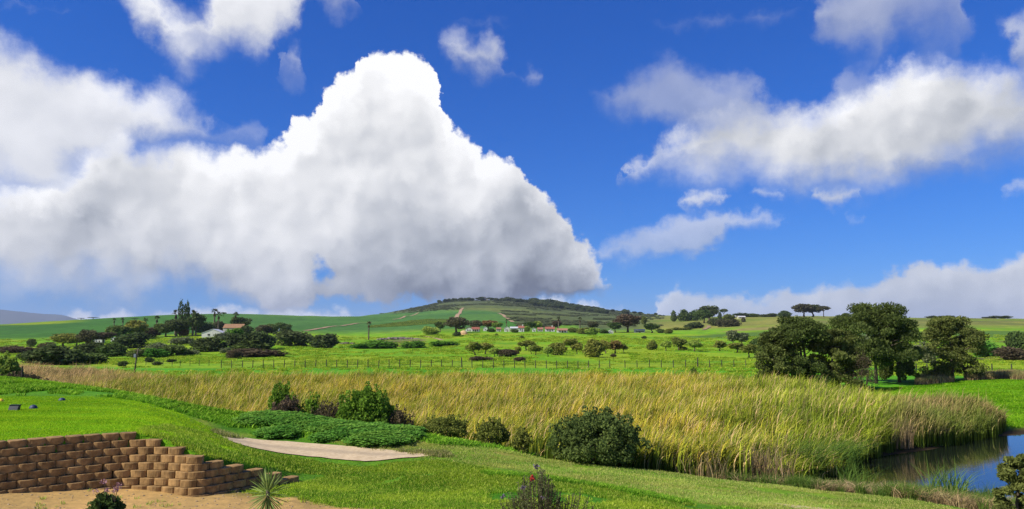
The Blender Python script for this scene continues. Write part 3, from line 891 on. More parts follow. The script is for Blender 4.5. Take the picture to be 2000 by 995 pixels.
def palm_tpl(seed, fr=26):
    """fan palm: unit height; crown width follows the height"""
    r = random.Random(seed)
    b = MB()
    n = 7
    b.tube([(r.uniform(-.008, .008) * (i > 0), 0, .84 * i / n - .02) for i in range(n + 1)], [.040 - .012 * i / n for i in range(n + 1)], 7)
    tm = b.mesh('trunk_palm', True)
    V = []; Fs = []; tv = []
    for k in range(fr * 2):
        dead = k >= fr
        a = r.uniform(0, 2 * math.pi)
        up = r.uniform(-.25, 1.2) if not dead else r.uniform(-1.5, -1.0)
        ln = r.uniform(.13, .18) if not dead else r.uniform(.09, .14)
        d = Vector((math.cos(a) * math.cos(up), math.sin(a) * math.cos(up), math.sin(up)))
        s = d.cross(Vector((0, 0, 1))).normalized()
        o = Vector((0, 0, .855 if not dead else .82))
        m1 = o + d * ln * .55; m2 = o + d * ln + Vector((0, 0, -.03))
        for q in range(5):
            f = (q - 2) * .36
            e = m1 + (d * math.cos(f) + s * math.sin(f)) * ln * .62 + Vector((0, 0, -.022 * (1 + abs(q - 2))))
            w = s * math.cos(f) * .017 - d * math.sin(f) * .017
            k0 = len(V)
            V += [o + d * ln * .1, m1 + w, e, m1 - w]; Fs.append((k0, k0 + 1, k0 + 2, k0 + 3)); tv += [0.0 if dead else r.uniform(.3, 1)] * 4
    cm = mesh_np('crown_palm', [tuple(v) for v in V], Fs, False)
    attr(cm, 'v', tv)
    return cm, tm
for i in range(3):
    tpl('palm', *palm_tpl(700 + i))
LEAF['palm'] = leaf_mat('foliage_palm', (.115, .085, .045), (.090, .115, .036))

KEY = {'round': 'tree', 'orchard': 'orchard_tree', 'bush': 'bush', 'low': 'shrub', 'gum': 'gum_tree', 'umbrella': 'pine_tree', 'cypress': 'cypress_tree', 'spire': 'cypress_tree', 'palm': 'palm_tree'}
_cnt = {}
def plant(kind, px, base, top, wpx, mat, label, cat=None, group=None, Y=None, name=None):
    """a tree or bush standing where the photograph shows its foot; base, top in picture rows"""
    if Y is None:
        P = hit(px, base, 60 if base < 740 else 12)
        if P is None:
            P = col_at(px, 1000.0)
    else:
        P = col_at(px, Y)
    Yd = P.y
    H = CAMZ + ray(px, top)[1] * Yd - P.z
    H = max(H, .4)
    Wd = wpx / F * Yd
    i = _cnt.get(kind, 0); _cnt[kind] = i + 1
    cm, tm = TPL[kind][i % len(TPL[kind])]
    rz = (i * 2.399) % 6.283
    name = name or KEY[kind]
    if kind == 'palm':
        sc = (H, H, H)
    else:
        k = 1.06
        sc = (Wd * k, Wd * k, H)
    if tm is None:
        o = link(name, cm, LEAF[mat])
        o.location = P; o.scale = sc; o.rotation_euler = (0, 0, rz)
        return tag(o, label, cat or 'bush', group)
    t = thing(name, P, label, cat or ('palm' if kind == 'palm' else 'tree'), group, rz if kind not in ('cypress',) else 0.0)
    t.scale = sc
    link('trunk', tm, BARKP if kind == 'palm' else BARK, t)
    link('crown', cm, LEAF[mat], t)
    return t

# ------------------------------------------------------------------ scatter (for what nobody could count)
def scatter(name, pts, rot, scl, variants, label, cat):
    me = bpy.data.meshes.new(name)
    pts = np.asarray(pts, np.float32)
    me.vertices.add(len(pts)); me.vertices.foreach_set('co', pts.ravel())
    attr(me, 'rot', rot, 'VEC'); attr(me, 'scl', scl, 'VEC')
    attr(me, 'idx', rng.integers(0, len(variants), len(pts)), 'INT')
    o = link(name, me, None, kind='stuff')
    o['label'] = label; o['category'] = cat
    gt = bpy.data.node_groups.new(name + '_scatter', 'GeometryNodeTree')
    gt.interface.new_socket('Geometry', in_out='INPUT', socket_type='NodeSocketGeometry')
    gt.interface.new_socket('Geometry', in_out='OUTPUT', socket_type='NodeSocketGeometry')
    gi = gt.nodes.new('NodeGroupInput'); go = gt.nodes.new('NodeGroupOutput')
    ip = gt.nodes.new('GeometryNodeInstanceOnPoints')
    jn = gt.nodes.new('GeometryNodeJoinGeometry')
    for v in variants:
        ob = bpy.data.objects.new(v.name + '_pattern', v)
        oi = gt.nodes.new('GeometryNodeObjectInfo')
        oi.inputs['Object'].default_value = ob
        oi.inputs['As Instance'].default_value = True
        gt.links.new(oi.outputs['Geometry'], jn.inputs[0])
    def named(nm, ty):
        a = gt.nodes.new('GeometryNodeInputNamedAttribute'); a.data_type = ty; a.inputs[0].default_value = nm
        return [q for q in a.outputs if q.enabled][0]
    gt.links.new(gi.outputs[0], ip.inputs['Points'])
    gt.links.new(jn.outputs[0], ip.inputs['Instance'])
    ip.inputs['Pick Instance'].default_value = True
    gt.links.new(named('idx', 'INT'), ip.inputs['Instance Index'])
    er = gt.nodes.new('FunctionNodeEulerToRotation')
    gt.links.new(named('rot', 'FLOAT_VECTOR'), er.inputs[0])
    gt.links.new(er.outputs[0], ip.inputs['Rotation'])
    gt.links.new(named('scl', 'FLOAT_VECTOR'), ip.inputs['Scale'])
    gt.links.new(ip.outputs[0], go.inputs[0])
    md = o.modifiers.new('scatter', 'NODES')
    md.node_group = gt
    return o

# ------------------------------------------------------------------ retaining wall of curved blocks
BLOCK = plain_mat('wall_block_concrete', (.285, .175, .068), .95, .32, 6.0, .6, .012)
def block_mesh(seed):
    r = random.Random(seed)
    w, h, d = .198, .178, .26
    n = 8
    prof = []
    for i in range(n + 1):
        t = i / n * 2 - 1
        prof.append((t * w, -.072 * (1 - abs(t) ** 2.6) + .01))
    rim = []
    V = []; Fs = []
    lev = ((0.0, .012), (.014, .0), (h - .016, .0), (h - .003, .012))
    for z, ins in lev:
        for x, y in prof:
            V.append((x * (1 - ins * 1.4), y + ins + r.uniform(-.004, .004), z + r.uniform(-.002, .002)))
        V.append((w * .82, d, z)); V.append((-w * .82, d, z))
    k = n + 3
    for l in range(3):
        for i in range(k):
            j = (i + 1) % k
            Fs.append((l * k + i, l * k + j, (l + 1) * k + j, (l + 1) * k + i))
    Fs.append(tuple(range(k - 1, -1, -1))); Fs.append(tuple(3 * k + i for i in range(k)))
    me = bpy.data.meshes.new('block'); me.from_pydata(V, [], Fs); me.update()
    return me
BLK = [block_mesh(s) for s in range(5)]
wl = thing('retaining_wall', (-9.0, 19.5, YARD), 'stepped retaining wall of brown curved concrete blocks below the bright green terrace', 'wall')
def walk(line):
    out = []; s = 0.0
    for (x0, y0), (x1, y1) in zip(line[:-1], line[1:]):
        l = math.hypot(x1 - x0, y1 - y0)
        out.append((s, x0, y0, (x1 - x0) / l, (y1 - y0) / l, l)); s += l
    return out, s
def smooth_line(line, it=3):
    for _ in range(it):
        o = [line[0]]
        for a, b in zip(line[:-1], line[1:]):
            o += [(a[0] * .75 + b[0] * .25, a[1] * .75 + b[1] * .25), (a[0] * .25 + b[0] * .75, a[1] * .25 + b[1] * .75)]
        line = o + [line[-1]]
    return line
WS = smooth_line(WALL, 2)
ends = [288, 329, 368, 407, 446, 483, 518, 551, 585, 626]
rw = random.Random(5)
PITCH, HB = .40, .177
for i in range(10):
    zt = 3.60 - HB * i
    back = (9 - i) * .078 - .12
    segs, tot = walk(WS)
    ln = []
    for s, x0, y0, dx, dy, l in segs:
        ln.append((x0 - dy * back, y0 + dx * back))
    x0, y0, dx, dy, l = segs[-1][1:]
    ln.append((x0 + dx * (l + .8) - dy * back, y0 + dy * (l + .8) + dx * back))
    segs, tot = walk(ln)
    s = 3.6 + (PITCH / 2 if i % 2 else 0)
    while s < tot - .05:
        for q in segs:
            if q[0] <= s <= q[0] + q[5] + 1e-6:
                break
        x, y = q[1] + q[3] * (s - q[0]), q[2] + q[4] * (s - q[0])
        px_, _ = pxy(x + q[3] * .19, y + q[4] * .19, zt)
        if px_ > ends[i] + 8:
            break
        s += PITCH
        if pxy(x, y, zt)[0] < -60:
            continue
        o = link('block', BLK[rw.randrange(5)], BLOCK, wl)
        o.location = (x + 9.0 + rw.uniform(-.006, .006), y - 19.5 + rw.uniform(-.014, .014), zt - HB - YARD + rw.uniform(-.003, .003))
        o.rotation_euler = (rw.uniform(-.015, .015), rw.uniform(-.012, .012), math.atan2(q[4], q[3]) + rw.uniform(-.03, .03))

# ------------------------------------------------------------------ draped strips: concrete path and earth tracks
def drape(name, left, right, mat, nu=60, nv=5, lift=.02, direct=False, **props):
    def rs(line, n):
        q, tot = walk(line); out = []
        for i in range(n):
            s = tot * i / (n - 1)
            for g_ in q:
                if s <= g_[0] + g_[5] + 1e-9:
                    break
            out.append((g_[1] + g_[3] * (s - g_[0]), g_[2] + g_[4] * (s - g_[0])))
        return np.array(out)
    A = rs(left, nu); B = rs(right, nu)
    t = np.linspace(0, 1, nv)[None, :, None]
    Q = A[:, None] * (1 - t) + B[:, None] * t
    z = ground(Q[..., 0], Q[..., 1]) + lift
    V = np.concatenate([Q, z[..., None]], -1).reshape(-1, 3)
    ii = np.arange(nu - 1)[:, None] * nv + np.arange(nv - 1)[None]
    me = mesh_np(name, V, np.stack([ii, ii + 1, ii + nv + 1, ii + nv], -1).reshape(-1, 4))
    uv = np.stack([np.repeat(np.linspace(0, 1, nu), nv), np.tile(np.linspace(0, 1, nv), nu), np.zeros(nu * nv)], -1)
    attr(me, 'uvw', uv, 'VEC')
    return link(name, me, mat, kind='structure', **props)
def hp(*pts, y0=12.0):
    out = []
    for a, b in pts:
        p = hit(a, b, y0)
        out.append((p.x, p.y))
    return out
m, n = new_mat('old_concrete')
g = n.n('ShaderNodeNewGeometry'); a = n.n('ShaderNodeAttribute', attribute_name='uvw')
su = n.n('ShaderNodeSeparateXYZ', {0: a.outputs['Vector']})
f = n.noise(g.outputs['Position'], 6.0, 6.0, .65); f2 = n.noise(g.outputs['Position'], .9, 3.0, .6)
c = n.mix(n.mr(f, .3, .7), (.48, .36, .20), (.64, .50, .30))
trk = n.mr(n.m('ABSOLUTE', n.m('SUBTRACT', n.m('ADD', su.outputs[1], n.m('MULTIPLY', f2, .16)), .55)), .22, .02)
c = n.mix(n.m('MULTIPLY', trk, .6), c, (.36, .28, .175))
c = n.mix(n.m('MULTIPLY', n.mr(f, .66, .72), .8), c, (.12, .10, .05))
b = n.n('ShaderNodeBsdfPrincipled', {'Base Color': c, 'Roughness': .9, 'Specular IOR Level': .2, 'Normal': n.n('ShaderNodeBump', {'Height': f, 'Strength': .4, 'Distance': .02})})
finish(n, b.outputs[0]); M_CONC = m
PATH_PLAN = hp((436, 855), (480, 857), (560, 864), (640, 871), (740, 880), (800, 886), (850, 891), (780, 900), (715, 907), (640, 902), (545, 890), (480, 877), (440, 861))
drape('concrete_path', hp((432, 854), (480, 857), (560, 864), (640, 871), (740, 880), (800, 886), (850, 890)),
      hp((436, 858), (480, 873), (545, 886), (640, 898), (715, 903), (780, 897), (850, 892)), M_CONC, 90, 9, .03)
drape('concrete_path', hp((1510, 985), (1560, 990), (1640, 999), (1760, 1020)), hp((1530, 990), (1560, 997), (1630, 1012), (1740, 1040)), M_CONC, 40, 5, .03)
M_TRACK = plain_mat('earth_track', (.34, .23, .13), 1.0, .2, .3, .3, .2)
def track(w, *pts, lift=.12):
    pts = smooth_line(hp(*pts, y0=150.0), 2)
    L_, R_ = [], []
    for i, p in enumerate(pts):
        q0, q1 = pts[max(i - 1, 0)], pts[min(i + 1, len(pts) - 1)]
        d = Vector((q1[0] - q0[0], q1[1] - q0[1])).normalized()
        L_.append((p[0] - d.y * w / 2, p[1] + d.x * w / 2)); R_.append((p[0] + d.y * w / 2, p[1] - d.x * w / 2))
    drape('dirt_track', L_, R_, M_TRACK, max(40, len(pts) * 2), 3, lift)
track(6.5, (904, 602), (899, 607), (895, 614), (891, 622), lift=.5)
track(5.0, (973, 612.5), (982, 616), (993, 623), (1002, 630), lift=.5)
track(4.5, (818, 611.5), (806, 616), (790, 621), (768, 625), lift=.5)
track(5.0, (724, 631), (690, 633), (650, 638), (622, 643), (596, 647), lift=.4)
track(3.4, (1381, 637), (1386, 639), (1380, 642), (1374, 645), lift=.4)
track(2.6, (822, 657), (840, 659.5), (856, 662.5), (863, 665), lift=.1)

# ------------------------------------------------------------------ reeds
def reed_mat(name, low, hi1, hi2, hi3, patch):
    m, n = new_mat(name)
    a = n.n('ShaderNodeAttribute', attribute_name='h'); v = n.n('ShaderNodeAttribute', attribute_name='v')
    oi = n.n('ShaderNodeObjectInfo'); 
    loc = oi.outputs['Location']
    p1 = n.noise(loc, patch, 3.0, .6); p2 = n.noise(loc, patch * 5, 3.0, .6)
    sx_ = n.n('ShaderNodeSeparateXYZ', {0: loc})
    ri = n.mr(n.m('DIVIDE', sx_.outputs[0], sx_.outputs[1]), .12, .55)      # greener towards the pond
    rnd = n.m('MULTIPLY', n.m('SUBTRACT', oi.outputs['Random'], .5), .34)
    tipc = n.mix(n.mr(n.m('ADD', n.m('ADD', n.m('ADD', p1, rnd), n.m('MULTIPLY', p2, .4)), n.m('MULTIPLY', ri, .36)), .46, .88), hi1, hi2)
    le = n.mr(n.m('ADD', n.m('DIVIDE', sx_.outputs[0], sx_.outputs[1]), n.m('MULTIPLY', n.m('SUBTRACT', p1, .5), 1.7)), -.62, -.34)
    tipc = n.mix(le, hi3, tipc)
    tipc = n.mix(n.mr(v.outputs['Fac'], .86, .9), tipc, hi3)
    tipc = n.mix(n.mr(n.m('ADD', p2, rnd), .60, .74), tipc, (.15, .23, .04))
    p3 = n.noise(loc, patch * 14, 2.0, .5)
    tipc = n.mix(1.0, tipc, n.mix(n.mr(p3, .34, .66), (.62, .66, .6), (1.16, 1.14, 1.1)), 'MULTIPLY')
    pr = n.mr(n.m('DIVIDE', sx_.outputs[0], sx_.outputs[1]), .47, .52)      # the stand on the far shore: dark green, russet tips
    tipc = n.mix(n.m('MULTIPLY', pr, .75), tipc, n.mix(n.mr(p2, .4, .65), (.20, .26, .06), (.52, .34, .16)))
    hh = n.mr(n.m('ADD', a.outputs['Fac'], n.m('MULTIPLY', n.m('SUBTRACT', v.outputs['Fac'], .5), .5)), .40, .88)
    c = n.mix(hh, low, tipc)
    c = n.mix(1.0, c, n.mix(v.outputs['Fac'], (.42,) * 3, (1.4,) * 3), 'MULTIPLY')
    d = n.n('ShaderNodeBsdfDiffuse', {'Color': c}); t = n.n('ShaderNodeBsdfTranslucent', {'Color': c})
    finish(n, n.n('ShaderNodeMixShader', {0: .3, 1: d.outputs[0], 2: t.outputs[0]}).outputs[0])
    return m
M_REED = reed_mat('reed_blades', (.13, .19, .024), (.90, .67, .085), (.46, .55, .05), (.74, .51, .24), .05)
def blade_clump(name, seed, n, h, spread, lean, width, seg=3, wind=(.5, .0), droop=.35, bend=2.0):
    r = random.Random(seed)
    V = []; Fs = []; hs_ = []; vs_ = []
    for _ in range(n):
        a = r.uniform(0, 6.283); q = spread * math.sqrt(r.random())
        bx, by = math.cos(a) * q, math.sin(a) * q
        hh = h * r.uniform(.62, 1.08)
        lx = wind[0] * r.uniform(.3, 1.2) + r.uniform(-1, 1) * lean; ly = wind[1] + r.uniform(-1, 1) * lean
        wa_ = r.uniform(0, 3.14); wx, wy = math.cos(wa_) * width, math.sin(wa_) * width
        val = r.random()
        k = len(V)
        for s in range(seg + 1):
            t = s / seg
            x = bx + lx * hh * t ** bend; y = by + ly * hh * t ** bend
            z = hh * (t - droop * .5 * t ** bend * min(1.0, math.hypot(lx, ly) * 2))
            w = (1 - t ** 2.2) if s < seg else .12
            V += [(x - wx * w, y - wy * w, z), (x + wx * w, y + wy * w, z)]
            hs_ += [t, t]; vs_ += [val, val]
        for s in range(seg):
            j = k + 2 * s
            Fs.append((j, j + 1, j + 3, j + 2))
    me = mesh_np(name, V, Fs, False)
    attr(me, 'h', hs_); attr(me, 'v', vs_)
    return me
RV = []
for s in range(10):
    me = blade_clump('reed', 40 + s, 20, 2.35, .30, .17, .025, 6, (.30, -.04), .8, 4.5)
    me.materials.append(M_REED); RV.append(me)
def in_cols(poly, n, seed, ymin, ymax, pmin, pmax, dens_pow=1.0):
    """random plan points inside a (column, distance) polygon, even over the ground"""
    r = np.random.default_rng(seed)
    got = []
    lp = [((p - 1000) / F * y * ct, y) for p, y in poly]
    xs = [q[0] for q in lp]
    while sum(len(g_) for g_ in got) < n:
        X = r.uniform(min(xs), max(xs), 60000); Y = r.uniform(ymin, ymax, 60000)
        k = inpoly(X, Y, lp)
        k &= r.uniform(0, 1, 60000) < np.clip((ymin / Y) ** dens_pow, 0, 1)
        got.append(np.stack([X[k], Y[k]], -1))
        if len(got) > 60:
            break
    return np.concatenate(got)[:n]
XY = in_cols(REEDS, 30000, 3, 28, 105, -160, 1960, .55)
px_ = 1000 + F * XY[:, 0] / XY[:, 1] / ct
gap = fbm(XY[:, 0] / 3.5, XY[:, 1] / 3.5, 90)
XY = XY[~((gap < .31) & (XY[:, 1] < 82))]
Z = ground(XY[:, 0], XY[:, 1]) - .05
hs_ = .52 + .60 * fbm(XY[:, 0] / 4, XY[:, 1] / 4, 91) + .34 * fbm(XY[:, 0] / 1.1, XY[:, 1] / 1.1, 92)
# lower where the bed meets the bank, taller by the pond
lp = [((p - 1000) / F * y * ct, y) for p, y in REEDS]
ed = pdist(XY[:, 0], XY[:, 1], lp + lp[:1])
hs_ *= .72 + .28 * sstep(ed, .0, 1.6)
N_ = len(XY)
fx_ = rng.normal(0, .55, N_)
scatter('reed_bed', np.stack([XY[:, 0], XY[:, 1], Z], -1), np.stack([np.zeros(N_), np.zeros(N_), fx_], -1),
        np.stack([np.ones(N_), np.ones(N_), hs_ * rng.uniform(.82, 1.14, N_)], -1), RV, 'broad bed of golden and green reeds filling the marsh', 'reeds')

# fallen reed litter and short growth on the near shore
LITV = []
M_LIT = reed_mat('reed_litter', (.42, .30, .15), (.66, .49, .26), (.50, .38, .19), (.60, .43, .25), .3)
for s in range(4):
    me = blade_clump('fallen_reed', 80 + s, 18, .7, .28, .9, .014, 3, (.3, -.3), .9); me.materials.append(M_LIT); LITV.append(me)
SHORE = [(1380, 28.6), (1500, 27.6), (1600, 26.9), (1700, 26.2), (1800, 25.0), (1900, 23.9), (2060, 22.4), (2060, 27.0), (1930, 28.2), (1800, 29.4), (1680, 30.6), (1560, 30.4), (1440, 29.4)]
XY = in_cols(SHORE, 1900, 8, 22, 31, 1380, 2060, .2)
XY = XY[fbm(XY[:, 0] / 1.1, XY[:, 1] / 1.1, 14) > .44]
N_ = len(XY)
scatter('fallen_reeds', np.stack([XY[:, 0], XY[:, 1], ground(XY[:, 0], XY[:, 1])], -1), np.stack([np.zeros(N_), np.zeros(N_), rng.uniform(0, 6.28, N_)], -1),
        np.repeat(rng.uniform(.5, 1.1, N_)[:, None], 3, 1), LITV, 'straw coloured dead reeds lying along the near shore', 'dead reeds')
M_SEDGE = leaf_mat('sedge_blades', (.06, .125, .022), (.19, .29, .05), .3)
SDV = []
for s in range(4):
    me = blade_clump('sedge', 120 + s, 40, 1.0, .22, .5, .010, 3, (.15, 0), .6); me.materials.append(M_SEDGE); SDV.append(me)
XY = in_cols(SHORE, 1300, 18, 22, 31, 1380, 2060, .2)
XY = XY[fbm(XY[:, 0] / 1.3, XY[:, 1] / 1.3, 15) > .50]
N_ = len(XY)
scatter('shore_sedge', np.stack([XY[:, 0], XY[:, 1], ground(XY[:, 0], XY[:, 1])], -1), np.stack([np.zeros(N_), np.zeros(N_), rng.uniform(0, 6.28, N_)], -1),
        np.repeat(rng.uniform(.35, .8, N_)[:, None], 3, 1), SDV, 'short green sedge growing among the fallen reeds', 'sedge')
for px, Y, k, lab in ((1672, 30.6, 1.25, 'green sedge clump standing in the pond shallows, leftmost of three'), (1850, 28.8, 1.35, 'large green sedge clump at the pond edge, middle of three'),
                      (1932, 28.0, .8, 'small green sedge clump in the blue water, rightmost of three')):
    P = col_at(px, Y)
    big = blade_clump('sedge_clump', int(px), 130, 1.25, .5, .5, .012, 4, (.2, 0), .6)
    o = link('sedge_clump', big, M_SEDGE); o.location = (P.x, P.y, max(P.z, -.1)); o.scale = (k, k, k)
    tag(o, lab, 'sedge', 'sedge clumps by the pond')
# darker green tussock of tall reeds leaning over the pond, dead straw sheaf beside it
for px, Y, h, nb, mt, nm, lab, cat, wind in (
        (1560, 33.0, 2.6, 420, M_SEDGE, 'reed_tussock', 'dark green reed tussock bending right beside the straw sheaf', 'reeds', (.55, -.1)),
        (1628, 35.6, 2.2, 420, M_SEDGE, 'reed_tussock', 'dark green reed tussock leaning out over the pond corner', 'reeds', (.75, -.1)),
        (1500, 30.0, 2.1, 260, M_LIT, 'dead_reed_sheaf', 'drooping straw coloured reed sheaf at the marsh edge', 'dead reeds', (-.15, -.25)),
        (1372, 28.9, 1.6, 160, M_LIT, 'dead_reed_sheaf', 'broken brown reed stems at the bank, left of the straw sheaf', 'dead reeds', (-.1, -.3)),
        (1745, 42.0, 1.9, 240, M_LIT, 'dead_reed_sheaf', 'rusty dead reeds in the dark notch at the far shore', 'dead reeds', (.1, -.2))):
    P = col_at(px, Y)
    o = link(nm, blade_clump(nm, int(px), nb, h, .95, .25, .014, 4, wind, .7), mt); o.location = (P.x, P.y, max(P.z, 0))
    tag(o, lab, cat)

# ------------------------------------------------------------------ grass and weeds
def turf_mat(name, c1, c2, c3):
    m, n = new_mat(name)
    v = n.n('ShaderNodeAttribute', attribute_name='v'); oi = n.n('ShaderNodeObjectInfo')
    p = n.noise(n.v('MULTIPLY', oi.outputs['Location'], (.7, 1.6, 1.0)), .55, 5.0, .65)
    c = n.mix(n.mr(p, .38, .62), c1, c2)
    pl = n.noise(n.v('MULTIPLY', oi.outputs['Location'], (.6, 1.5, 1.0)), .22, 3.0, .6)
    c = n.mix(1.0, c, n.mix(n.mr(pl, .38, .62), (.66, .72, .6), (1.14, 1.12, 1.1)), 'MULTIPLY')
    c = n.mix(n.mr(v.outputs['Fac'], .7, .95), c, c3)
    c = n.mix(1.0, c, n.mix(v.outputs['Fac'], (.8,) * 3, (1.2,) * 3), 'MULTIPLY')
    d = n.n('ShaderNodeBsdfDiffuse', {'Color': c}); t = n.n('ShaderNodeBsdfTranslucent', {'Color': c})
    finish(n, n.n('ShaderNodeMixShader', {0: .35, 1: d.outputs[0], 2: t.outputs[0]}).outputs[0])
    return m
def tufts(name, poly, n, seed, h, mat, label, ymin, ymax, nb=16, spread=.12, width=.006, pw=1.0, thr=None, lean=.5, hvar=(.6, 1.3)):
    vs_ = []
    for s in range(4):
        me = blade_clump(name + '_blades', seed * 10 + s, nb, h, spread, lean, width, 2, (.2, 0), .3)
        me.materials.append(mat); vs_.append(me)
    XY = in_cols(poly, n, seed, ymin, ymax, 0, 0, pw)
    if thr is not None:
        XY = XY[fbm(XY[:, 0] / thr[0], XY[:, 1] / thr[0], seed + 5) > thr[1]]
    w_ = wall_sd(XY[:, 0], XY[:, 1]); XYo = XY
    XY = XY[~((XY[:, 0] < -5.2) & (XY[:, 1] < 24) & (w_ < .66) & (w_ > -.2))]
    XY = XY[~((w_[~((XYo[:, 0] < -5.2) & (XYo[:, 1] < 24) & (w_ < .66) & (w_ > -.2))] < 0) & (XY[:, 0] < -6.9) & (XY[:, 1] < 21))]
    XY = XY[~inpoly(XY[:, 0] + rng.normal(0, .12, len(XY)), XY[:, 1] + rng.normal(0, .10, len(XY)), PATH_PLAN)]
    if ymin < 22:
        XY = XY[(XY[:, 0] < -6.9) | (XY[:, 1] > yard_edge(XY[:, 0]) + rng.normal(0, .14, len(XY)))]
    N_ = len(XY)
    return scatter(name, np.stack([XY[:, 0], XY[:, 1], ground(XY[:, 0], XY[:, 1]) - .01], -1), np.stack([np.zeros(N_), np.zeros(N_), rng.uniform(0, 6.28, N_)], -1),
            np.repeat(rng.uniform(*hvar, N_)[:, None], 3, 1), vs_, label, 'grass')
T_LAWN = turf_mat('turf_blades', (.155, .310, .020), (.340, .470, .034), (.46, .52, .08))
T_TEE = turf_mat('terrace_blades', (0.257, 0.525, 0.018), (0.365, 0.575, 0.020), (0.459, 0.625, 0.033))
T_DRY = turf_mat('dry_blades', (.25, .43, .05), (.42, .49, .09), (.58, .52, .18))
T_WEED = turf_mat('weed_leaves', (0.128, 0.312, 0.022), (0.223, 0.450, 0.029), (0.365, 0.550, 0.055))
T_BLUE = turf_mat('ground_cover_leaves', (0.095, 0.250, 0.033), (0.169, 0.362, 0.044), (0.270, 0.450, 0.066))
LAWNP = [(430, 27.6), (470, 27.0), (640, 24.8), (720, 24.4), (850, 25.4), (1000, 23.6), (1300, 20.2), (1600, 17.0), (1900, 14.6), (1500, 13.5), (1000, 15.2), (860, 15.9), (700, 17.4), (600, 18.6), (470, 19.0), (300, 19.5), (280, 20.8), (330, 25)]
tufts('lawn_grass', LAWNP, 42000, 61, .055, T_LAWN, 'short green lawn grass in front of the wall end', 13, 28, 14, .10, .006, 1.3, (1.6, .30), .5, (.35, 1.7))
tufts('terrace_grass', [(-60, 18.6), (0, 18.5), (240, 20.2), (300, 20.0), (420, 21.5), (500, 23.5), (480, 26.5), (430, 29), (300, 31.8), (-60, 31.8)], 20000, 62, .045, T_TEE,
      'bright mown grass on the terrace above the wall', 18, 32, 14, .1, .006, 1.6)
tufts('dry_grass', band, 26000, 63, .07, T_DRY, 'yellowish dry grass strip between lawn and reeds', 14, 31, 14, .10, .006, 1.5, (1.2, .33))
WEEDP = [(-80, 32.0), (200, 32.0), (330, 31.0), (430, 30.5), (520, 29.2), (560, 29.5), (700, 28.4), (850, 28.2), (960, 29.0), (1060, 29.4), (1000, 30.8), (860, 32.2), (700, 33.0), (600, 34.2), (480, 35.2), (380, 36.5), (250, 39), (120, 42), (0, 43.5), (-80, 44)]
tufts('bank_weeds', WEEDP, 15000, 64, .14, T_WEED, 'lush green weeds along the crest of the bank', 28, 45, 18, .18, .020, .8, (2.0, .36), .8, (.35, 1.5))
tufts('crest_weeds', [(-80, 36.5), (150, 36), (330, 33.6), (480, 33.4), (600, 32.4), (760, 31.2), (900, 30.2), (860, 32.2), (700, 33.0), (600, 34.2), (480, 35.2), (380, 36.5), (250, 39), (120, 42), (0, 43.5), (-80, 44)], 7000, 74, .15, turf_mat('crest_leaves', (.19, .42, .024), (.30, .52, .03), (.38, .56, .06)), 'brighter weeds on the top of the bank', 29, 45, 18, .18, .020, .8, None, .9, (.4, 1.3))
GCV = []
for q in range(4):
    me = TPL['low'][q][0].copy(); me.materials.clear(); me.materials.append(leaf_mat('ground_cover_leaves' + str(q), (.10, .26, .035), (.24, .48, .075))); GCV.append(me)
XY = in_cols([(480, 31.0), (560, 29.0), (640, 28.2), (760, 27.9), (800, 28.8), (800, 30.4), (700, 31.2), (600, 32.4), (520, 33)], 900, 65, 27, 34, 0, 0, .3)
XY = XY[fbm(XY[:, 0] / 1.6, XY[:, 1] / 1.6, 66) > .42]
N_ = len(XY)
scatter('ground_cover', np.stack([XY[:, 0], XY[:, 1], ground(XY[:, 0], XY[:, 1]) - .05], -1), np.stack([np.zeros(N_), np.zeros(N_), rng.uniform(0, 6.28, N_)], -1),
        rng.uniform(.55, 1.25, N_)[:, None] * np.array([[1.0, 1.0, .25]]), GCV, 'dark green leafy ground cover on the bank behind the path', 'ground cover')
tufts('lawn_edge_grass', [(935, 22.9), (1000, 23.3), (1150, 21.9), (1300, 20.3), (1500, 18.5), (1700, 16.5), (1700, 16.0), (1500, 17.9), (1300, 19.7), (1150, 21.3), (1000, 22.7), (930, 22.4)], 2600, 66, .15, T_WEED,
      'taller dark grass edging the smooth lawn', 15, 24, 16, .10, .010, .6, (1.2, .40), .6, (.3, 1.2))
tufts('yard_edge_grass', [(440, 18.9), (470, 19.4), (540, 20.0), (620, 19.3), (740, 17.5), (860, 16.4), (860, 15.8), (740, 16.9), (620, 18.1), (540, 18.7)], 1500, 67, .12, T_LAWN,
      'grass fringe at the edge of the sand yard', 15, 21, 14, .10, .008, .4, (.7, .45))
tufts('path_edge_grass', [(425, 28.6), (560, 28.0), (700, 27.2), (880, 26.6), (880, 26.0), (740, 26.2), (600, 27.2), (430, 28.0)], 2500, 69, .16, turf_mat('tall_dry_blades', (.26, .34, .06), (.38, .38, .12), (.5, .42, .2)), 'tall yellowish grass behind the concrete path', 25, 29, 14, .12, .008, .3, (1.0, .35), .5, (.4, 1.4))
RIGHTL = [(1700, 58), (1800, 57), (1920, 54.5), (1960, 50.5), (2060, 52.5), (2060, 88), (1900, 86), (1760, 80), (1690, 76), (1640, 70)]
tufts('far_shore_grass', RIGHTL, 9000, 68, .12, turf_mat('far_shore_blades', (.15, .37, .014), (.22, .42, .016), (.28, .44, .03)), 'smooth bright grass beyond the pond', 50, 90, 14, .3, .02, .8)

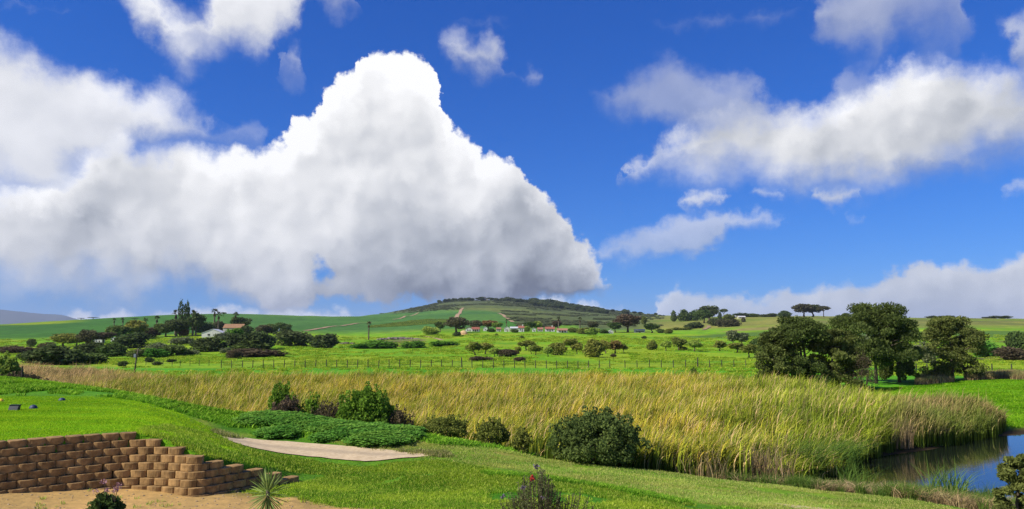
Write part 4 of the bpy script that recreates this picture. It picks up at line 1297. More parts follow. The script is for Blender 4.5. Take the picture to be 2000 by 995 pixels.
# rough tussocks over the far meadow
MT = turf_mat('meadow_tussock_blades', (.17, .34, .02), (.40, .50, .04), (.50, .50, .07))
vs_ = []
for s in range(4):
    me = blade_clump('tussock', 900 + s, 26, .42, .6, .9, .05, 2, (.2, 0), .3); me.materials.append(MT); vs_.append(me)
XY = in_cols([(-60, 104), (250, 96), (600, 92), (1000, 92), (1480, 92), (1640, 100), (2060, 100), (2060, 480), (-60, 480)], 24000, 77, 92, 480, 0, 0, 1.2)
XY = XY[fbm(XY[:, 0] / 14, XY[:, 1] / 22, 78) > .46]
N_ = len(XY)
scatter('meadow_tussocks', np.stack([XY[:, 0], XY[:, 1], ground(XY[:, 0], XY[:, 1]) - .03], -1), np.stack([np.zeros(N_), np.zeros(N_), rng.uniform(0, 6.28, N_)], -1),
        np.repeat((rng.uniform(.5, 1.5, N_) * (.6 + XY[:, 1] / 300))[:, None], 3, 1) * np.array([[1, 1, .7]]), vs_, 'rough grass tussocks over the sunny meadow', 'grass')

# straw coloured grass at the right edge beyond the pond
SG = []
for q in range(4):
    me = blade_clump('straw_grass_blades', 960 + q, 30, 1.15, .5, .25, .022, 3, (.15, 0), .3); me.materials.append(M_LIT); SG.append(me)
for nm, pol, nn, sd_, lab in (('straw_grass', [(1885, 86), (1960, 84.5), (2070, 84.5), (2070, 96), (1890, 94)], 1500, 31, 'straw coloured tall grass right of the lone feathery tree'),
                      ('russet_grass', [(1790, 82), (1850, 84), (1850, 92), (1795, 90)], 420, 32, 'russet tall grass at the foot of the lone feathery tree')):
    XY = in_cols(pol, nn, sd_, 80, 98, 0, 0, .2); XY = XY[fbm(XY[:, 0] / 2.2, XY[:, 1] / 3.0, sd_) > .40]; N_ = len(XY)
    scatter(nm, np.stack([XY[:, 0], XY[:, 1], ground(XY[:, 0], XY[:, 1]) - .03], -1), np.stack([np.zeros(N_), np.zeros(N_), rng.uniform(0, 6.28, N_)], -1), np.stack([rng.uniform(.7, 1.3, N_), rng.uniform(.7, 1.3, N_), rng.uniform(.25, .5, N_) + .7 * fbm(XY[:, 0] / 2.0, XY[:, 1] / 2.0, 33)], -1), SG, lab, 'grass')

# pebbles, clods and weeds on the sand yard
PB = []
for q in range(4):
    bm = bmesh.new(); bmesh.ops.create_icosphere(bm, subdivisions=1, radius=1.0)
    rq = random.Random(q)
    for v in bm.verts: v.co = v.co * rq.uniform(.7, 1.2); v.co.z *= .6
    me = bpy.data.meshes.new('pebble'); bm.to_mesh(me); bm.free(); me.materials.append(plain_mat('pebble' + str(q), (.34, .25, .15), .95, .4, 6.0, .3, .01)); PB.append(me)
X = rng.uniform(-13.5, -1.0, 2600); Yv = rng.uniform(14.5, 20.5, 2600)
k = (Yv < yard_edge(X)) & (wall_sd(X, Yv) < -.05); X, Yv = X[k], Yv[k]; N_ = len(X)
scatter('yard_pebbles', np.stack([X, Yv, ground(X, Yv)], -1), np.stack([np.zeros(N_), np.zeros(N_), rng.uniform(0, 6, N_)], -1), np.repeat((.008 + .03 * rng.uniform(0, 1, N_) ** 4)[:, None], 3, 1), PB, 'small stones and clods on the sand yard', 'pebbles')
k = (fbm(X / .8, Yv / .8, 55) > .56) & (rng.uniform(0, 1, N_) < .25); X, Yv = X[k], Yv[k]; N_ = len(X)
wv_ = blade_clump('yard_weed', 991, 12, .10, .10, .9, .008, 2, (.1, 0), .3); wv_.materials.append(T_DRY)
scatter('yard_weeds', np.stack([X, Yv, ground(X, Yv)], -1), np.stack([np.zeros(N_), np.zeros(N_), rng.uniform(0, 6, N_)], -1), np.repeat(rng.uniform(.3, 1.0, N_)[:, None], 3, 1), [wv_], 'sparse dry weeds on the sand yard', 'weeds')

# ------------------------------------------------------------------ fences
FPOST = plain_mat('fence_post_wood', (.055, .05, .04), .9, .3, 8.0, .4, .01)
FWIRE = plain_mat('fence_wire', (.06, .07, .06), .6, .1, 8.0, .0, .01)
def fence(pts, label, h=1.3, r=.055, strands=(.25, .55, .85, 1.15), tall=(), wr=.014):
    root = thing('fence', pts[0], label, 'fence')
    b = MB(); b.tube([(0, 0, -.25), (0, 0, h * .5), (0, 0, h)], [r, r, r * .9], 6)
    pm = b.mesh('post')
    for i, p in enumerate(pts):
        o = link('post', pm, FPOST, root)
        o.location = p - pts[0]
        o.rotation_euler = (random.Random(i).uniform(-.04, .04), random.Random(i + 99).uniform(-.04, .04), i)
        if i in tall:
            o.scale = (1.5, 1.5, 1.3)
    for z in strands:
        b = MB(); b.tube([p - pts[0] + Vector((0, 0, z)) for p in pts], [wr] * len(pts), 4)
        link('wire', b.mesh('wire'), FWIRE, root)
    return root
cols = list(np.arange(432, 902, 20.5)) + [902] + list(np.arange(922, 1200, 20.7)) + list(np.arange(1221, 1480, 23.6))
fence([col_at(c, 139.0 - 4 * math.sin((c - 400) / 340.0)) for c in cols], 'long wire fence with thin dark posts crossing the meadow behind the reeds', 1.42, .075, tall=(23, 44), wr=.018)
fence([col_at(c, y) for c, y in ((42, 41.0), (75, 42.5), (108, 44.0), (143, 45.5), (175, 47.0))], 'short wire fence with dark posts at the left end of the reeds', 1.0, .04, (.5, .8), wr=.005)
fence([col_at(c, y) for c, y in ((1790, 118), (1812, 118), (1938, 118), (1976, 118), (2030, 118))], 'wire fence with leaning posts right of the far tree clump', 1.35, .09, (.5, .9))
fence([col_at(c, 150 + (c - 285) * .02) for c in (285, 302, 318, 336, 352, 371, 389, 408)], 'faint wire fence left of the long meadow fence', 1.1, .05, (.5, .9))

# utility pole
P = col_at(262, 112.0)
t = thing('utility_pole', P, 'slim leaning wooden pole rising from the reeds, left of the house', 'pole')
H = CAMZ + ray(266, 681)[1] * P.y - P.z
b = MB(); b.tube([(0, 0, -.4), (.16 * 1, 0, H * .5), (.42, 0, H)], [.12, .11, .09], 8); link('shaft', b.mesh('shaft', True), BARK, t)
b = MB(); b.box((.05, -.14, H * .72), (.3, .22, .5)); link('meter_box', b.mesh('meter_box'), plain_mat('grey_box', (.22, .24, .27), .6, .1), t)
b = MB(); b.box((.40, 0, H - .25), (1.0, .08, .1)); link('crossarm', b.mesh('crossarm'), BARK, t)

# ------------------------------------------------------------------ buildings
WHITE = plain_mat('whitewash', (.62, .60, .56), .9, .08, 1.2, .2, .02)
GREYW = plain_mat('grey_render', (.44, .42, .38), .9, .1, 1.2, .2, .02)
GREENW = plain_mat('pale_green_render', (.40, .40, .28), .9, .1, 1.2, .2, .02)
ROOFR = plain_mat('red_roof', (.29, .105, .07), .85, .18, 1.5, .4, .05)
ROOFO = plain_mat('orange_roof', (.31, .15, .095), .85, .18, 1.5, .4, .05)
ROOFG = plain_mat('grey_roof', (.50, .50, .50), .7, .12, 1.5, .3, .05)
ROOFB = plain_mat('brown_roof', (.30, .17, .09), .85, .2, 1.5, .3, .05)
GLASS = plain_mat('window_glass', (.03, .035, .04), .15, .1, 1.0, .0, .01, .5)
DOORM = plain_mat('door_paint', (.09, .06, .04), .6, .2, 3.0, .1, .01)
def house(px, base, wpx, eave, ridge, label, wall=WHITE, roof=ROOFR, gable=False, depth=.7, rz=0.0, chimney=False, wins=3, porch=False, name='farmhouse', Y=None, cat='house'):
    P = hit(px, base, 60) if Y is None else col_at(px, Y)
    Yd = P.y
    w = wpx / F * Yd
    he = max(1.6, CAMZ + ray(px, eave)[1] * Yd - P.z); hr = max(he + .5, CAMZ + ray(px, ridge)[1] * Yd - P.z)
    t = thing(name, P, label, cat, None, rz)
    d = max(3.0, w * depth)
    x, y = w / 2, d / 2
    if gable:       # the gable end looks at the camera
        V = [(-x, -y, -.4), (x, -y, -.4), (x, y, -.4), (-x, y, -.4), (-x, -y, he), (x, -y, he), (x, y, he), (-x, y, he), (0, -y, hr - .06), (0, y, hr - .06)]
        Fs = [(0, 1, 5, 8, 4), (2, 3, 7, 9, 6), (1, 2, 6, 5), (3, 0, 4, 7), (4, 8, 9, 7), (8, 5, 6, 9)]
        R = [(-x - .25, -y - .2, he - .12), (0, -y - .2, hr), (x + .25, -y - .2, he - .12), (-x - .25, y + .2, he - .12), (0, y + .2, hr), (x + .25, y + .2, he - .12)]
        RF = [(0, 1, 4, 3), (1, 2, 5, 4)]
    else:
        V = [(-x, -y, -.4), (x, -y, -.4), (x, y, -.4), (-x, y, -.4), (-x, -y, he), (x, -y, he), (x, y, he), (-x, y, he), (-x, 0, hr - .06), (x, 0, hr - .06)]
        Fs = [(0, 1, 5, 4), (2, 3, 7, 6), (1, 2, 6, 9, 5), (3, 0, 4, 8, 7), (4, 5, 9, 8), (8, 9, 6, 7)]
        R = [(-x - .2, -y - .3, he - .12), (-x - .2, 0, hr), (-x - .2, y + .3, he - .12), (x + .2, -y - .3, he - .12), (x + .2, 0, hr), (x + .2, y + .3, he - .12)]
        RF = [(0, 3, 4, 1), (1, 4, 5, 2)]
    link('wall', MB().add(V, Fs).mesh('wall'), wall, t)
    up = [(a, b_, c_ + .14) for a, b_, c_ in R]
    RF2 = RF + [tuple(i + 6 for i in reversed(f)) for f in RF] + [(0, 1, 7, 6), (1, 2, 8, 7), (3, 9, 10, 4), (4, 10, 11, 5), (0, 6, 9, 3), (2, 5, 11, 8)]
    ro = link('roof', MB().add(R + up, RF2).mesh('roof'), roof, t)
    if chimney:
        link('chimney', MB().box((x * .5, 0, hr + .3), (.7, .7, 1.5)).mesh('chimney'), wall, ro)
    wh = min(1.1, he * .42)
    for i in range(wins):
        wx = -x + w * (i + 1) / (wins + 1)
        if i == wins // 2 and wins > 1:
            link('door', MB().box((wx, -y - .02, he * .36), (min(1.1, w * .14), .1, he * .78)).mesh('door'), DOORM, t)
        else:
            wn = link('window', MB().box((wx, -y - .02, he * .56), (min(1.3, w * .16), .1, wh)).mesh('window'), GLASS, t)
            link('sill', MB().box((wx, -y - .08, he * .56 - wh / 2 - .06), (min(1.5, w * .19), .22, .1)).mesh('sill'), wall, wn)
    if porch:
        pr = link('porch_roof', MB().box((0, -y - 1.1, he * .92), (w * .8, 2.2, .15)).mesh('porch_roof'), roof, t)
        for q in (-.38, -.13, .13, .38):
            link('post', MB().box((w * q, -y - 2.1, he * .43), (.2, .2, he * .9)).mesh('post'), wall, t)
    return t
house(420, 659, 40, 651, 643.5, 'white gabled farmhouse with two small dark windows on the left rise', gable=True, roof=ROOFG, wins=2, depth=.8, rz=.05)
house(458, 649, 38, 641, 633.5, 'long brown roofed building behind the white gabled farmhouse', wall=GREYW, roof=ROOFB, wins=3, depth=.5)
house(194, 670, 16, 664, 659, 'small pale building half hidden by dark bushes at far left', roof=ROOFG, wall=WHITE, gable=True, wins=2)
house(222, 667, 6, 663, 660, 'tiny white hut right of the half hidden pale building', roof=ROOFG, gable=True, wins=1, name='hut', cat='hut')
house(543, 649, 4, 642, 639.5, 'narrow white pump house among trees on the left slope', roof=WHITE, gable=True, wins=1, depth=1.0, name='pump_house', cat='hut')
P = hit(553, 649.5, 60)
t = thing('water_tank', P, 'low white water tank right of the narrow pump house', 'tank')
b = MB(); b.tube([(0, 0, -.2), (0, 0, 1.3), (0, 0, 1.5)], [.9, .9, .6], 12); link('drum', b.mesh('drum', True), WHITE, t)
b = MB(); b.tube([(0, 0, 1.5), (0, 0, 1.62)], [.3, .3], 10); link('lid', b.mesh('lid'), ROOFG, t)
V_ = [
    (916, 648, 13, 643, 639.5, 'white house block at the left end of the red roofed farmhouse', dict(gable=True, roof=ROOFR, wins=2)),
    (929, 648, 15, 643.5, 639.5, 'farmhouse with long red roof and shaded porch right of the dark tree', dict(roof=ROOFR, wins=3, porch=True)),
    (948, 647, 8, 642, 638.5, 'small white gabled cottage standing alone below the orange tree', dict(gable=True, roof=WHITE, wins=1)),
    (974, 648, 9, 643, 640, 'small grey shed with pinkish roof left of the village palm', dict(wall=GREYW, roof=ROOFO, wins=2, name='shed', cat='shed')),
    (990, 648.5, 10, 642, 638.5, 'bright white gabled house right beside the village palm', dict(gable=True, roof=WHITE, wins=2, depth=1.2)),
    (1004, 648.5, 15, 641.5, 638.8, 'long low pale green building joining two white houses', dict(wall=GREENW, roof=ROOFG, wins=3, depth=.4)),
    (1018, 648.5, 11, 641, 637, 'white house with pink red roof right of the pale green building', dict(roof=ROOFR, wins=2, chimney=True)),
    (1043, 648, 7, 643.5, 641, 'little white hut with dark doorway between two village trees', dict(roof=ROOFG, gable=True, wins=2, name='hut', cat='hut')),
    (1055, 648, 10, 643.5, 640.2, 'low cottage with faded orange roof in the middle of the village', dict(roof=ROOFO, wall=GREYW, wins=2)),
    (1074, 648, 18, 643, 639, 'broad village house with the largest red roof', dict(roof=ROOFR, wins=3, chimney=True)),
    (1098, 650, 20, 646, 642, 'white walled house with orange roof at the right end of the village', dict(roof=ROOFO, wins=3, porch=True)),
    (1193, 652, 9, 648, 644.8, 'small white hut at the foot of the slope near dark bushes', dict(roof=WHITE, gable=True, wins=2, name='hut', cat='hut')),
    (1249, 650, 20, 645.5, 643.6, 'long white flat building between the reddish tree and round tree', dict(roof=ROOFG, wins=5, depth=.4, name='barn', cat='barn')),
    (1433, 621.5, 9, 619, 617, 'pale roofed farm shed on the right skyline', dict(roof=ROOFG, wall=GREENW, wins=2, name='shed', cat='shed')),
    (1448, 622.5, 14, 619.5, 617.6, 'wide pale shed right of the first skyline shed', dict(roof=ROOFG, wall=GREENW, wins=3, name='shed', cat='shed')),
]
for px, base, w, e, r_, lab, kw in V_:
    house(px, base, w, e, r_, lab, **kw)
# stone tower on the summit
P = col_at(947, 2420.0)
t = thing('stone_tower', P, 'small stone tower on the summit of the green hill', 'tower')
STONE = plain_mat('grey_stone', (.24, .22, .19), .95, .25, .4, .4, .2)
link('tower', MB().box((0, 0, 4.5), (5, 5, 10.5), 0, .85).mesh('tower'), STONE, t)
link('annex', MB().box((6.5, 0, 2), (7, 5, 5)).mesh('annex'), STONE, t)
link('parapet', MB().box((0, 0, 10.2), (5.4, 5.4, 1.0)).mesh('parapet'), STONE, t)

# rubble heap and spoil heaps
def heap(name, px, base, wpx, h, n, seed, mat, label, size, cat):
    P = hit(px, base, 60); r = random.Random(seed); b = MB(); w = wpx / F * P.y
    for _ in range(n):
        a = r.uniform(-1, 1); q = r.uniform(-1, 1) * .28
        k = r.uniform(.5, 1.3) * size
        z = h * (1 - a * a) * r.random()
        b.box((a * w / 2, q * w * .5, z + k * .1), (k, k * r.uniform(.6, 1), k * r.uniform(.4, .9)), r.uniform(0, 3), r.uniform(.5, .9))
    o = link(name, b.mesh(name), mat); o.location = P
    return tag(o, label, cat)
RUB = plain_mat('rubble', (.22, .17, .155), .95, .5, .9, .5, .1)
heap('rubble_heap', 780, 663.5, 84, 1.1, 340, 3, RUB, 'long heap of grey brown rubble on the meadow below the palm', .9, 'rubble')
heap('rock_pile', 678, 672, 26, .5, 60, 4, RUB, 'small pile of pale rocks between the round dark trees and mounds', .8, 'rocks')
SAND = plain_mat('sand_heap', (.52, .36, .18), .95, .15, .5, .3, .1)
def mound(name, px, base, wpx, h, mat, label, cat, seed=1):
    P = hit(px, base, 60); w = wpx / F * P.y
    bm = bmesh.new(); bmesh.ops.create_icosphere(bm, subdivisions=4, radius=1.0)
    for v in bm.verts:
        k = 1 + .22 * (fbm(np.array([v.co.x * 2 + seed]), np.array([v.co.y * 2 + v.co.z]), seed)[0] - .5)
        v.co = Vector((v.co.x * w / 2 * k, v.co.y * w / 3 * k, v.co.z * h * k))
    me = bpy.data.meshes.new(name); bm.to_mesh(me); bm.free()
    o = link(name, me, mat); o.location = P
    return tag(o, label, cat)
mound('sand_heap', 905, 652.5, 17, 2.2, SAND, 'golden sand heap at the foot of the big dark village tree', 'heap', 3)
BRUSH = LEAF['brown']

# ------------------------------------------------------------------ trees and bushes
ORD = ['first', 'second', 'third', 'fourth', 'fifth', 'sixth', 'seventh', 'eighth', 'ninth', 'tenth', 'eleventh', 'twelfth', 'thirteenth', 'fourteenth', 'fifteenth', 'sixteenth', 'seventeenth', 'eighteenth', 'nineteenth', 'twentieth',
       'twenty-first', 'twenty-second', 'twenty-third', 'twenty-fourth', 'twenty-fifth', 'twenty-sixth', 'twenty-seventh', 'twenty-eighth', 'twenty-ninth', 'thirtieth']
# scattered trees on the meadow: column, foot row, top row, width, foliage, look
MEAD = [(927, 694, 670, 27, 'olive', 'broad dense'), (949, 692, 671, 21, 'olive', 'round'), (965, 697, 681, 18, 'light', 'small pale'), (1012, 692, 678, 12, 'olive', 'thin little'), (1028, 685, 666, 26, 'olive', 'flat topped'),
        (1038, 692, 676, 13, 'light', 'slight pale'), (1047, 694, 676, 19, 'olive', 'round'), (1070, 697, 679, 15, 'light', 'small pale'), (1116, 685, 663, 31, 'olive', 'wide spreading'), (1127, 692, 671, 18, 'olive', 'upright'),
        (1184, 691, 666, 21, 'olive', 'slim trunked'), (1202, 691, 667, 25, 'rust', 'yellow orange'), (1217, 689, 673, 15, 'olive', 'small dark'), (1198, 701, 692, 10, 'brown', 'tiny bare brown'), (1301, 686, 667, 17, 'light', 'pale thin'),
        (1327, 685, 660, 25, 'olive', 'tall bushy'), (1357, 687, 666, 25, 'light', 'round headed'), (1407, 686, 667, 20, 'olive', 'yellowish dense'), (1440, 690, 671, 26, 'olive', 'low crowned'), (1463, 699, 674, 29, 'olive', 'large leaning')]
for i, (px, b_, tp, w, mt, look) in enumerate(sorted(MEAD)):
    plant('orchard', px, b_, tp, w, mt, '%s meadow tree, %s of the scattered trees counted from the left' % (look, ORD[i]), group='scattered meadow trees')
for px, b_, tp, w, mt, lab in [
        (1088, 694, 671, 31, 'olive', 'dense rounded bush reaching the ground in the middle of the meadow trees'),
        (1160, 698, 665, 33, 'olive', 'largest bushy meadow tree, leafy down to the grass'),
        (1274, 684, 667, 18, 'olive', 'lone round bush on the meadow right of the orange tree'),
        (1334, 685, 677, 14, 'olive', 'low bush at the foot of the tall bushy meadow tree'),
        (1478, 687, 663, 27, 'dark', 'dark round bush touching the left side of the big tree clump'),
        (988, 697, 683, 30, 'brown', 'brown tangle of dead brush among the meadow trees'),
        (1002, 695, 684, 18, 'brown', 'smaller dead brush right of the brown tangle')]:
    plant('bush', px, b_, tp, w, mt, lab)
for px, b_, tp, w, mt, lab in [(1430, 678, 647, 19, 'grey', 'taller grey green tree behind the right meadow trees'), (1448, 678, 651, 22, 'grey', 'second grey green tree, right of the taller one')]:
    plant('round', px, b_, tp, w, mt, lab)
plant('bush', 1355, 734, 721, 16, 'dark', 'small dark bush alone at the back edge of the reeds', Y=100.0)
plant('low', 940, 705, 697, 42, 'brown', 'flat patch of dead brown brush under the leftmost meadow trees')
plant('low', 1015, 706, 698, 18, 'brown', 'low brown brush just behind the fence')
# left middle ground
for k, px, b_, tp, w, mt, lab in [
        ('bush', 575, 676, 647, 62, 'deep', 'large dark rounded tree mass right of the pump house'),
        ('bush', 632, 680, 654, 44, 'deep', 'second dark rounded tree on the meadow, right of the large one'),
        ('bush', 514, 651, 636, 26, 'gum', 'brownish bush left of the pump house'),
        ('bush', 530, 651, 634, 24, 'dark', 'dark bush directly left of the pump house'),
        ('bush', 552, 648, 632, 28, 'dark', 'dark green tree behind the pump house'),
        ('low', 745, 681, 666, 52, 'mound', 'bright green shrub mound left of the sandy gap'),
        ('low', 705, 681, 672, 40, 'mound', 'low green shrub mound at the left end of the mounds'),
        ('low', 806, 680, 667, 44, 'mound', 'green shrub mound right of the sandy gap'),
        ('low', 868, 677, 667, 44, 'mound', 'green shrub mound at the right end of the mounds'),
        ('round', 859, 649, 630, 17, 'dark', 'small round dark tree left of the big village tree'),
        ('bush', 841, 654, 639, 27, 'light', 'pale green bush on the meadow left of the village'),
        ('gum', 893, 651, 621, 38, 'gum', 'big dark brown green tree at the left end of the village'),
        ('bush', 892, 657, 649, 13, 'deep', 'small black green bush below the big village tree'),
        ('round', 930, 646, 627, 22, 'gum', 'rounded dark tree behind the red roofed farmhouse'),
        ('round', 956, 645, 627, 27, 'rust', 'orange brown autumn tree behind the lone white cottage'),
        ('round', 971, 646, 631, 16, 'light', 'pale green tree left of the village palm'),
        ('round', 1035, 647, 630, 22, 'dark', 'dark tree left of the little white hut'),
        ('round', 1048, 646, 629, 16, 'light', 'light green tree right of the dark one above the hut'),
        ('bush', 1028, 648, 638, 13, 'light', 'light green bush beside the pink roofed house'),
        ('bush', 960, 649, 642, 14, 'dark', 'dark bush right of the lone white cottage'),
        ('bush', 1005, 650, 644, 13, 'dark', 'dark bush before the pale green building'),
        ('round', 1087, 644, 628, 17, 'brown', 'bare brownish tree beside the second village palm'),
        ('bush', 1120, 650, 641, 18, 'olive', 'olive bush right of the last village house'),
        ('gum', 1157, 647, 629, 21, 'gum', 'dark lopsided tree right of the third village palm'),
        ('bush', 1140, 653, 641, 21, 'olive', 'olive bush in front of the third village palm'),
        ('bush', 1158, 654, 641, 21, 'light', 'pale bush in front of the dark lopsided tree'),
        ('bush', 1180, 652, 644, 16, 'dark', 'dark bush left of the small white hut'),
        ('round', 1200, 650, 631, 21, 'dark', 'dark green tree behind the small white hut'),
        ('gum', 1225, 650, 616, 40, 'brown', 'large reddish brown tree right of the village'),
        ('round', 1271, 651, 633, 26, 'dark', 'round dark tree right of the long white building'),
        ('bush', 1290, 651, 643, 14, 'dark', 'small dark bush right of the round dark tree'),
        ('bush', 1258, 663, 657, 8, 'deep', 'tiny dark bush on the open meadow below the long white building'),
        ('bush', 1306, 652, 643, 14, 'olive', 'small olive bush on the slope right of the village'),
        ('bush', 970, 656, 652, 5, 'deep', 'tiny dark bush on the meadow below the shed'),
        ('bush', 1019, 661, 657, 8, 'deep', 'tiny dark bush on the meadow below the pink roofed house')]:
    plant(k, px, b_, tp, w, mt, lab)
# left farm
for k, px, b_, tp, w, mt, lab in [
        ('bush', 100, 713, 677, 76, 'deep', 'very large dark bush mass on the left meadow'), ('bush', 70, 710, 683, 50, 'deep', 'dark bush at the left end of the large mass'), ('bush', 134, 711, 682, 50, 'dark', 'dark bush at the right end of the large mass'),
        ('bush', 178, 711, 691, 50, 'dark', 'rounded dark green bush right of the large mass'), ('bush', 178, 698, 671, 50, 'deep', 'dark bush behind the rounded one, below the brown trees'),
        ('bush', 216, 697, 673, 48, 'dark', 'dark bush running down the slope left of the pole'), ('bush', 255, 680, 652, 52, 'deep', 'tall dark bush below the palm row'),
        ('low', 272, 699, 682, 40, 'dark', 'low dark bush behind the pole'), ('low', 310, 686, 671, 38, 'grey', 'grey green low bush up slope of the pole'), ('bush', 306, 700, 682, 36, 'mound', 'bright rimmed green bush right of the pole'),
        ('bush', 340, 696, 675, 46, 'dark', 'dark bush left of the one below the farmhouse'), ('low', 368, 694, 683, 36, 'grey', 'grey low bush trailing right from the dark bush'),
        ('bush', 405, 687, 661, 54, 'deep', 'dark rounded bush directly below the white farmhouse'), ('low', 355, 673, 660, 34, 'grey', 'grey green scrub left of the farmhouse bush'),
        ('bush', 436, 665, 651, 30, 'grey', 'greyish bush in front of the white farmhouse, right side'), ('bush', 457, 660, 643, 28, 'green', 'fresh green bush beside the brown roofed building'),
        ('bush', 470, 683, 654, 44, 'deep', 'left half of the dark thicket below the brown roof'), ('bush', 502, 683, 650, 54, 'deep', 'right half of the dark thicket below the brown roof'), ('bush', 488, 684, 665, 60, 'dark', 'green front bush of the dark thicket'),
        ('low', 505, 697, 683, 84, 'brown', 'wide low brown scrub on the bright meadow'), ('low', 457, 701, 685, 26, 'brown', 'small brown scrub left of the wide one'), ('low', 440, 690, 680, 20, 'grey', 'small grey scrub patch above the brown one'),
        ('bush', 240, 716, 706, 15, 'deep', 'little dark bush at the foot of the pole'), ('bush', 307, 714, 707, 15, 'deep', 'little dark bush on bright grass right of the pole'), ('bush', 292, 708, 699, 14, 'deep', 'little dark bush just up slope of the other'),
        ('low', 335, 708, 702, 14, 'deep', 'low dark tuft on the bright left meadow'),
        ('round', 130, 678, 653, 42, 'olive', 'olive brown tree at the left of the farm'), ('round', 152, 678, 655, 28, 'olive', 'yellowish tree right of the olive brown one'), ('gum', 172, 682, 646, 32, 'gum', 'brown leaved tree above the dark bushes'),
        ('round', 203, 672, 650, 28, 'brown', 'bare brown tree above the half hidden building'), ('round', 230, 668, 638, 38, 'dark', 'dark green tree below the two leftmost palms'), ('round', 262, 664, 628, 34, 'olive', 'olive crowned tree between the palms'),
        ('bush', 292, 660, 641, 28, 'brown', 'brown shrub below the third palm'), ('gum', 320, 659, 633, 34, 'dark', 'dark tree left of the cypress clump'), ('gum', 343, 659, 626, 38, 'deep', 'black green tree in front of the cypress'),
        ('gum', 382, 657, 613, 28, 'deep', 'tall dark tree right of the cypress'), ('bush', 358, 657, 637, 18, 'rust', 'rusty shrub below the cypress'), ('gum', 470, 648, 621, 30, 'deep', 'dark tree behind the right end of the brown roof'),
        ('bush', 400, 650, 632, 32, 'deep', 'dark shrub on the left gable of the white farmhouse'), ('bush', 430, 649, 630, 26, 'gum', 'dark brown shrub under the paired palms'), ('bush', 482, 655, 637, 22, 'deep', 'dark shrub right of the brown roof'),
        ('bush', 61, 678, 663, 14, 'deep', 'small dark bush beside the rusty track at far left'), ('low', 90, 682, 670, 24, 'brown', 'brown hedge scrub right of the small dark bush'),
        ('low', 30, 690, 677, 70, 'brown', 'long brown hedge along the field edge at far left')]:
    plant(k, px, b_, tp, w, mt, lab)
plant('cypress', 358, 652, 591, 19, 'deep', 'tall twin spired black cypress on the left skyline')
for px, b_, tp, lab in [(222, 648, 621, 'leftmost palm of the farm row'), (239, 648, 620, 'second palm of the farm row, close beside the leftmost'), (283, 655, 620, 'short palm standing left of the olive crowned tree gap'),
                        (305, 655, 616, 'palm halfway between the row start and the cypress'), (342, 655, 605, 'tall palm directly left of the cypress'), (376, 657, 605, 'tall palm directly right of the cypress'),
                        (418, 648, 602, 'tallest slender palm above the white farmhouse'), (426, 650, 609, 'thick palm touching the tallest one'), (459, 648, 609, 'palm above the brown roof'),
                        (720, 664, 627, 'shaggy lone palm on the open meadow'), (989, 646, 623, 'first village palm beside the white gabled house'), (1091, 646, 617, 'second village palm, the tallest there'), (1133, 648, 619, 'third village palm, right of the houses')]:
    plant('palm', px, b_, tp, 20, 'palm', lab, group='fan palms')
for px, Y, tp, w, lab in [(158, 1180, 621.5, 11, 'flat topped tree on the left ridge, left of a pair'), (182, 1180, 620, 17, 'flat topped tree on the left ridge, right of a pair'), (263, 1000, 621.5, 11, 'small flat topped tree between the ridge palms'),
                          (437, 1100, 610.5, 9, 'small flat topped tree between the palms over the farmhouse')]:
    plant('umbrella', px, 0, tp, w, 'deep', lab, Y=Y)
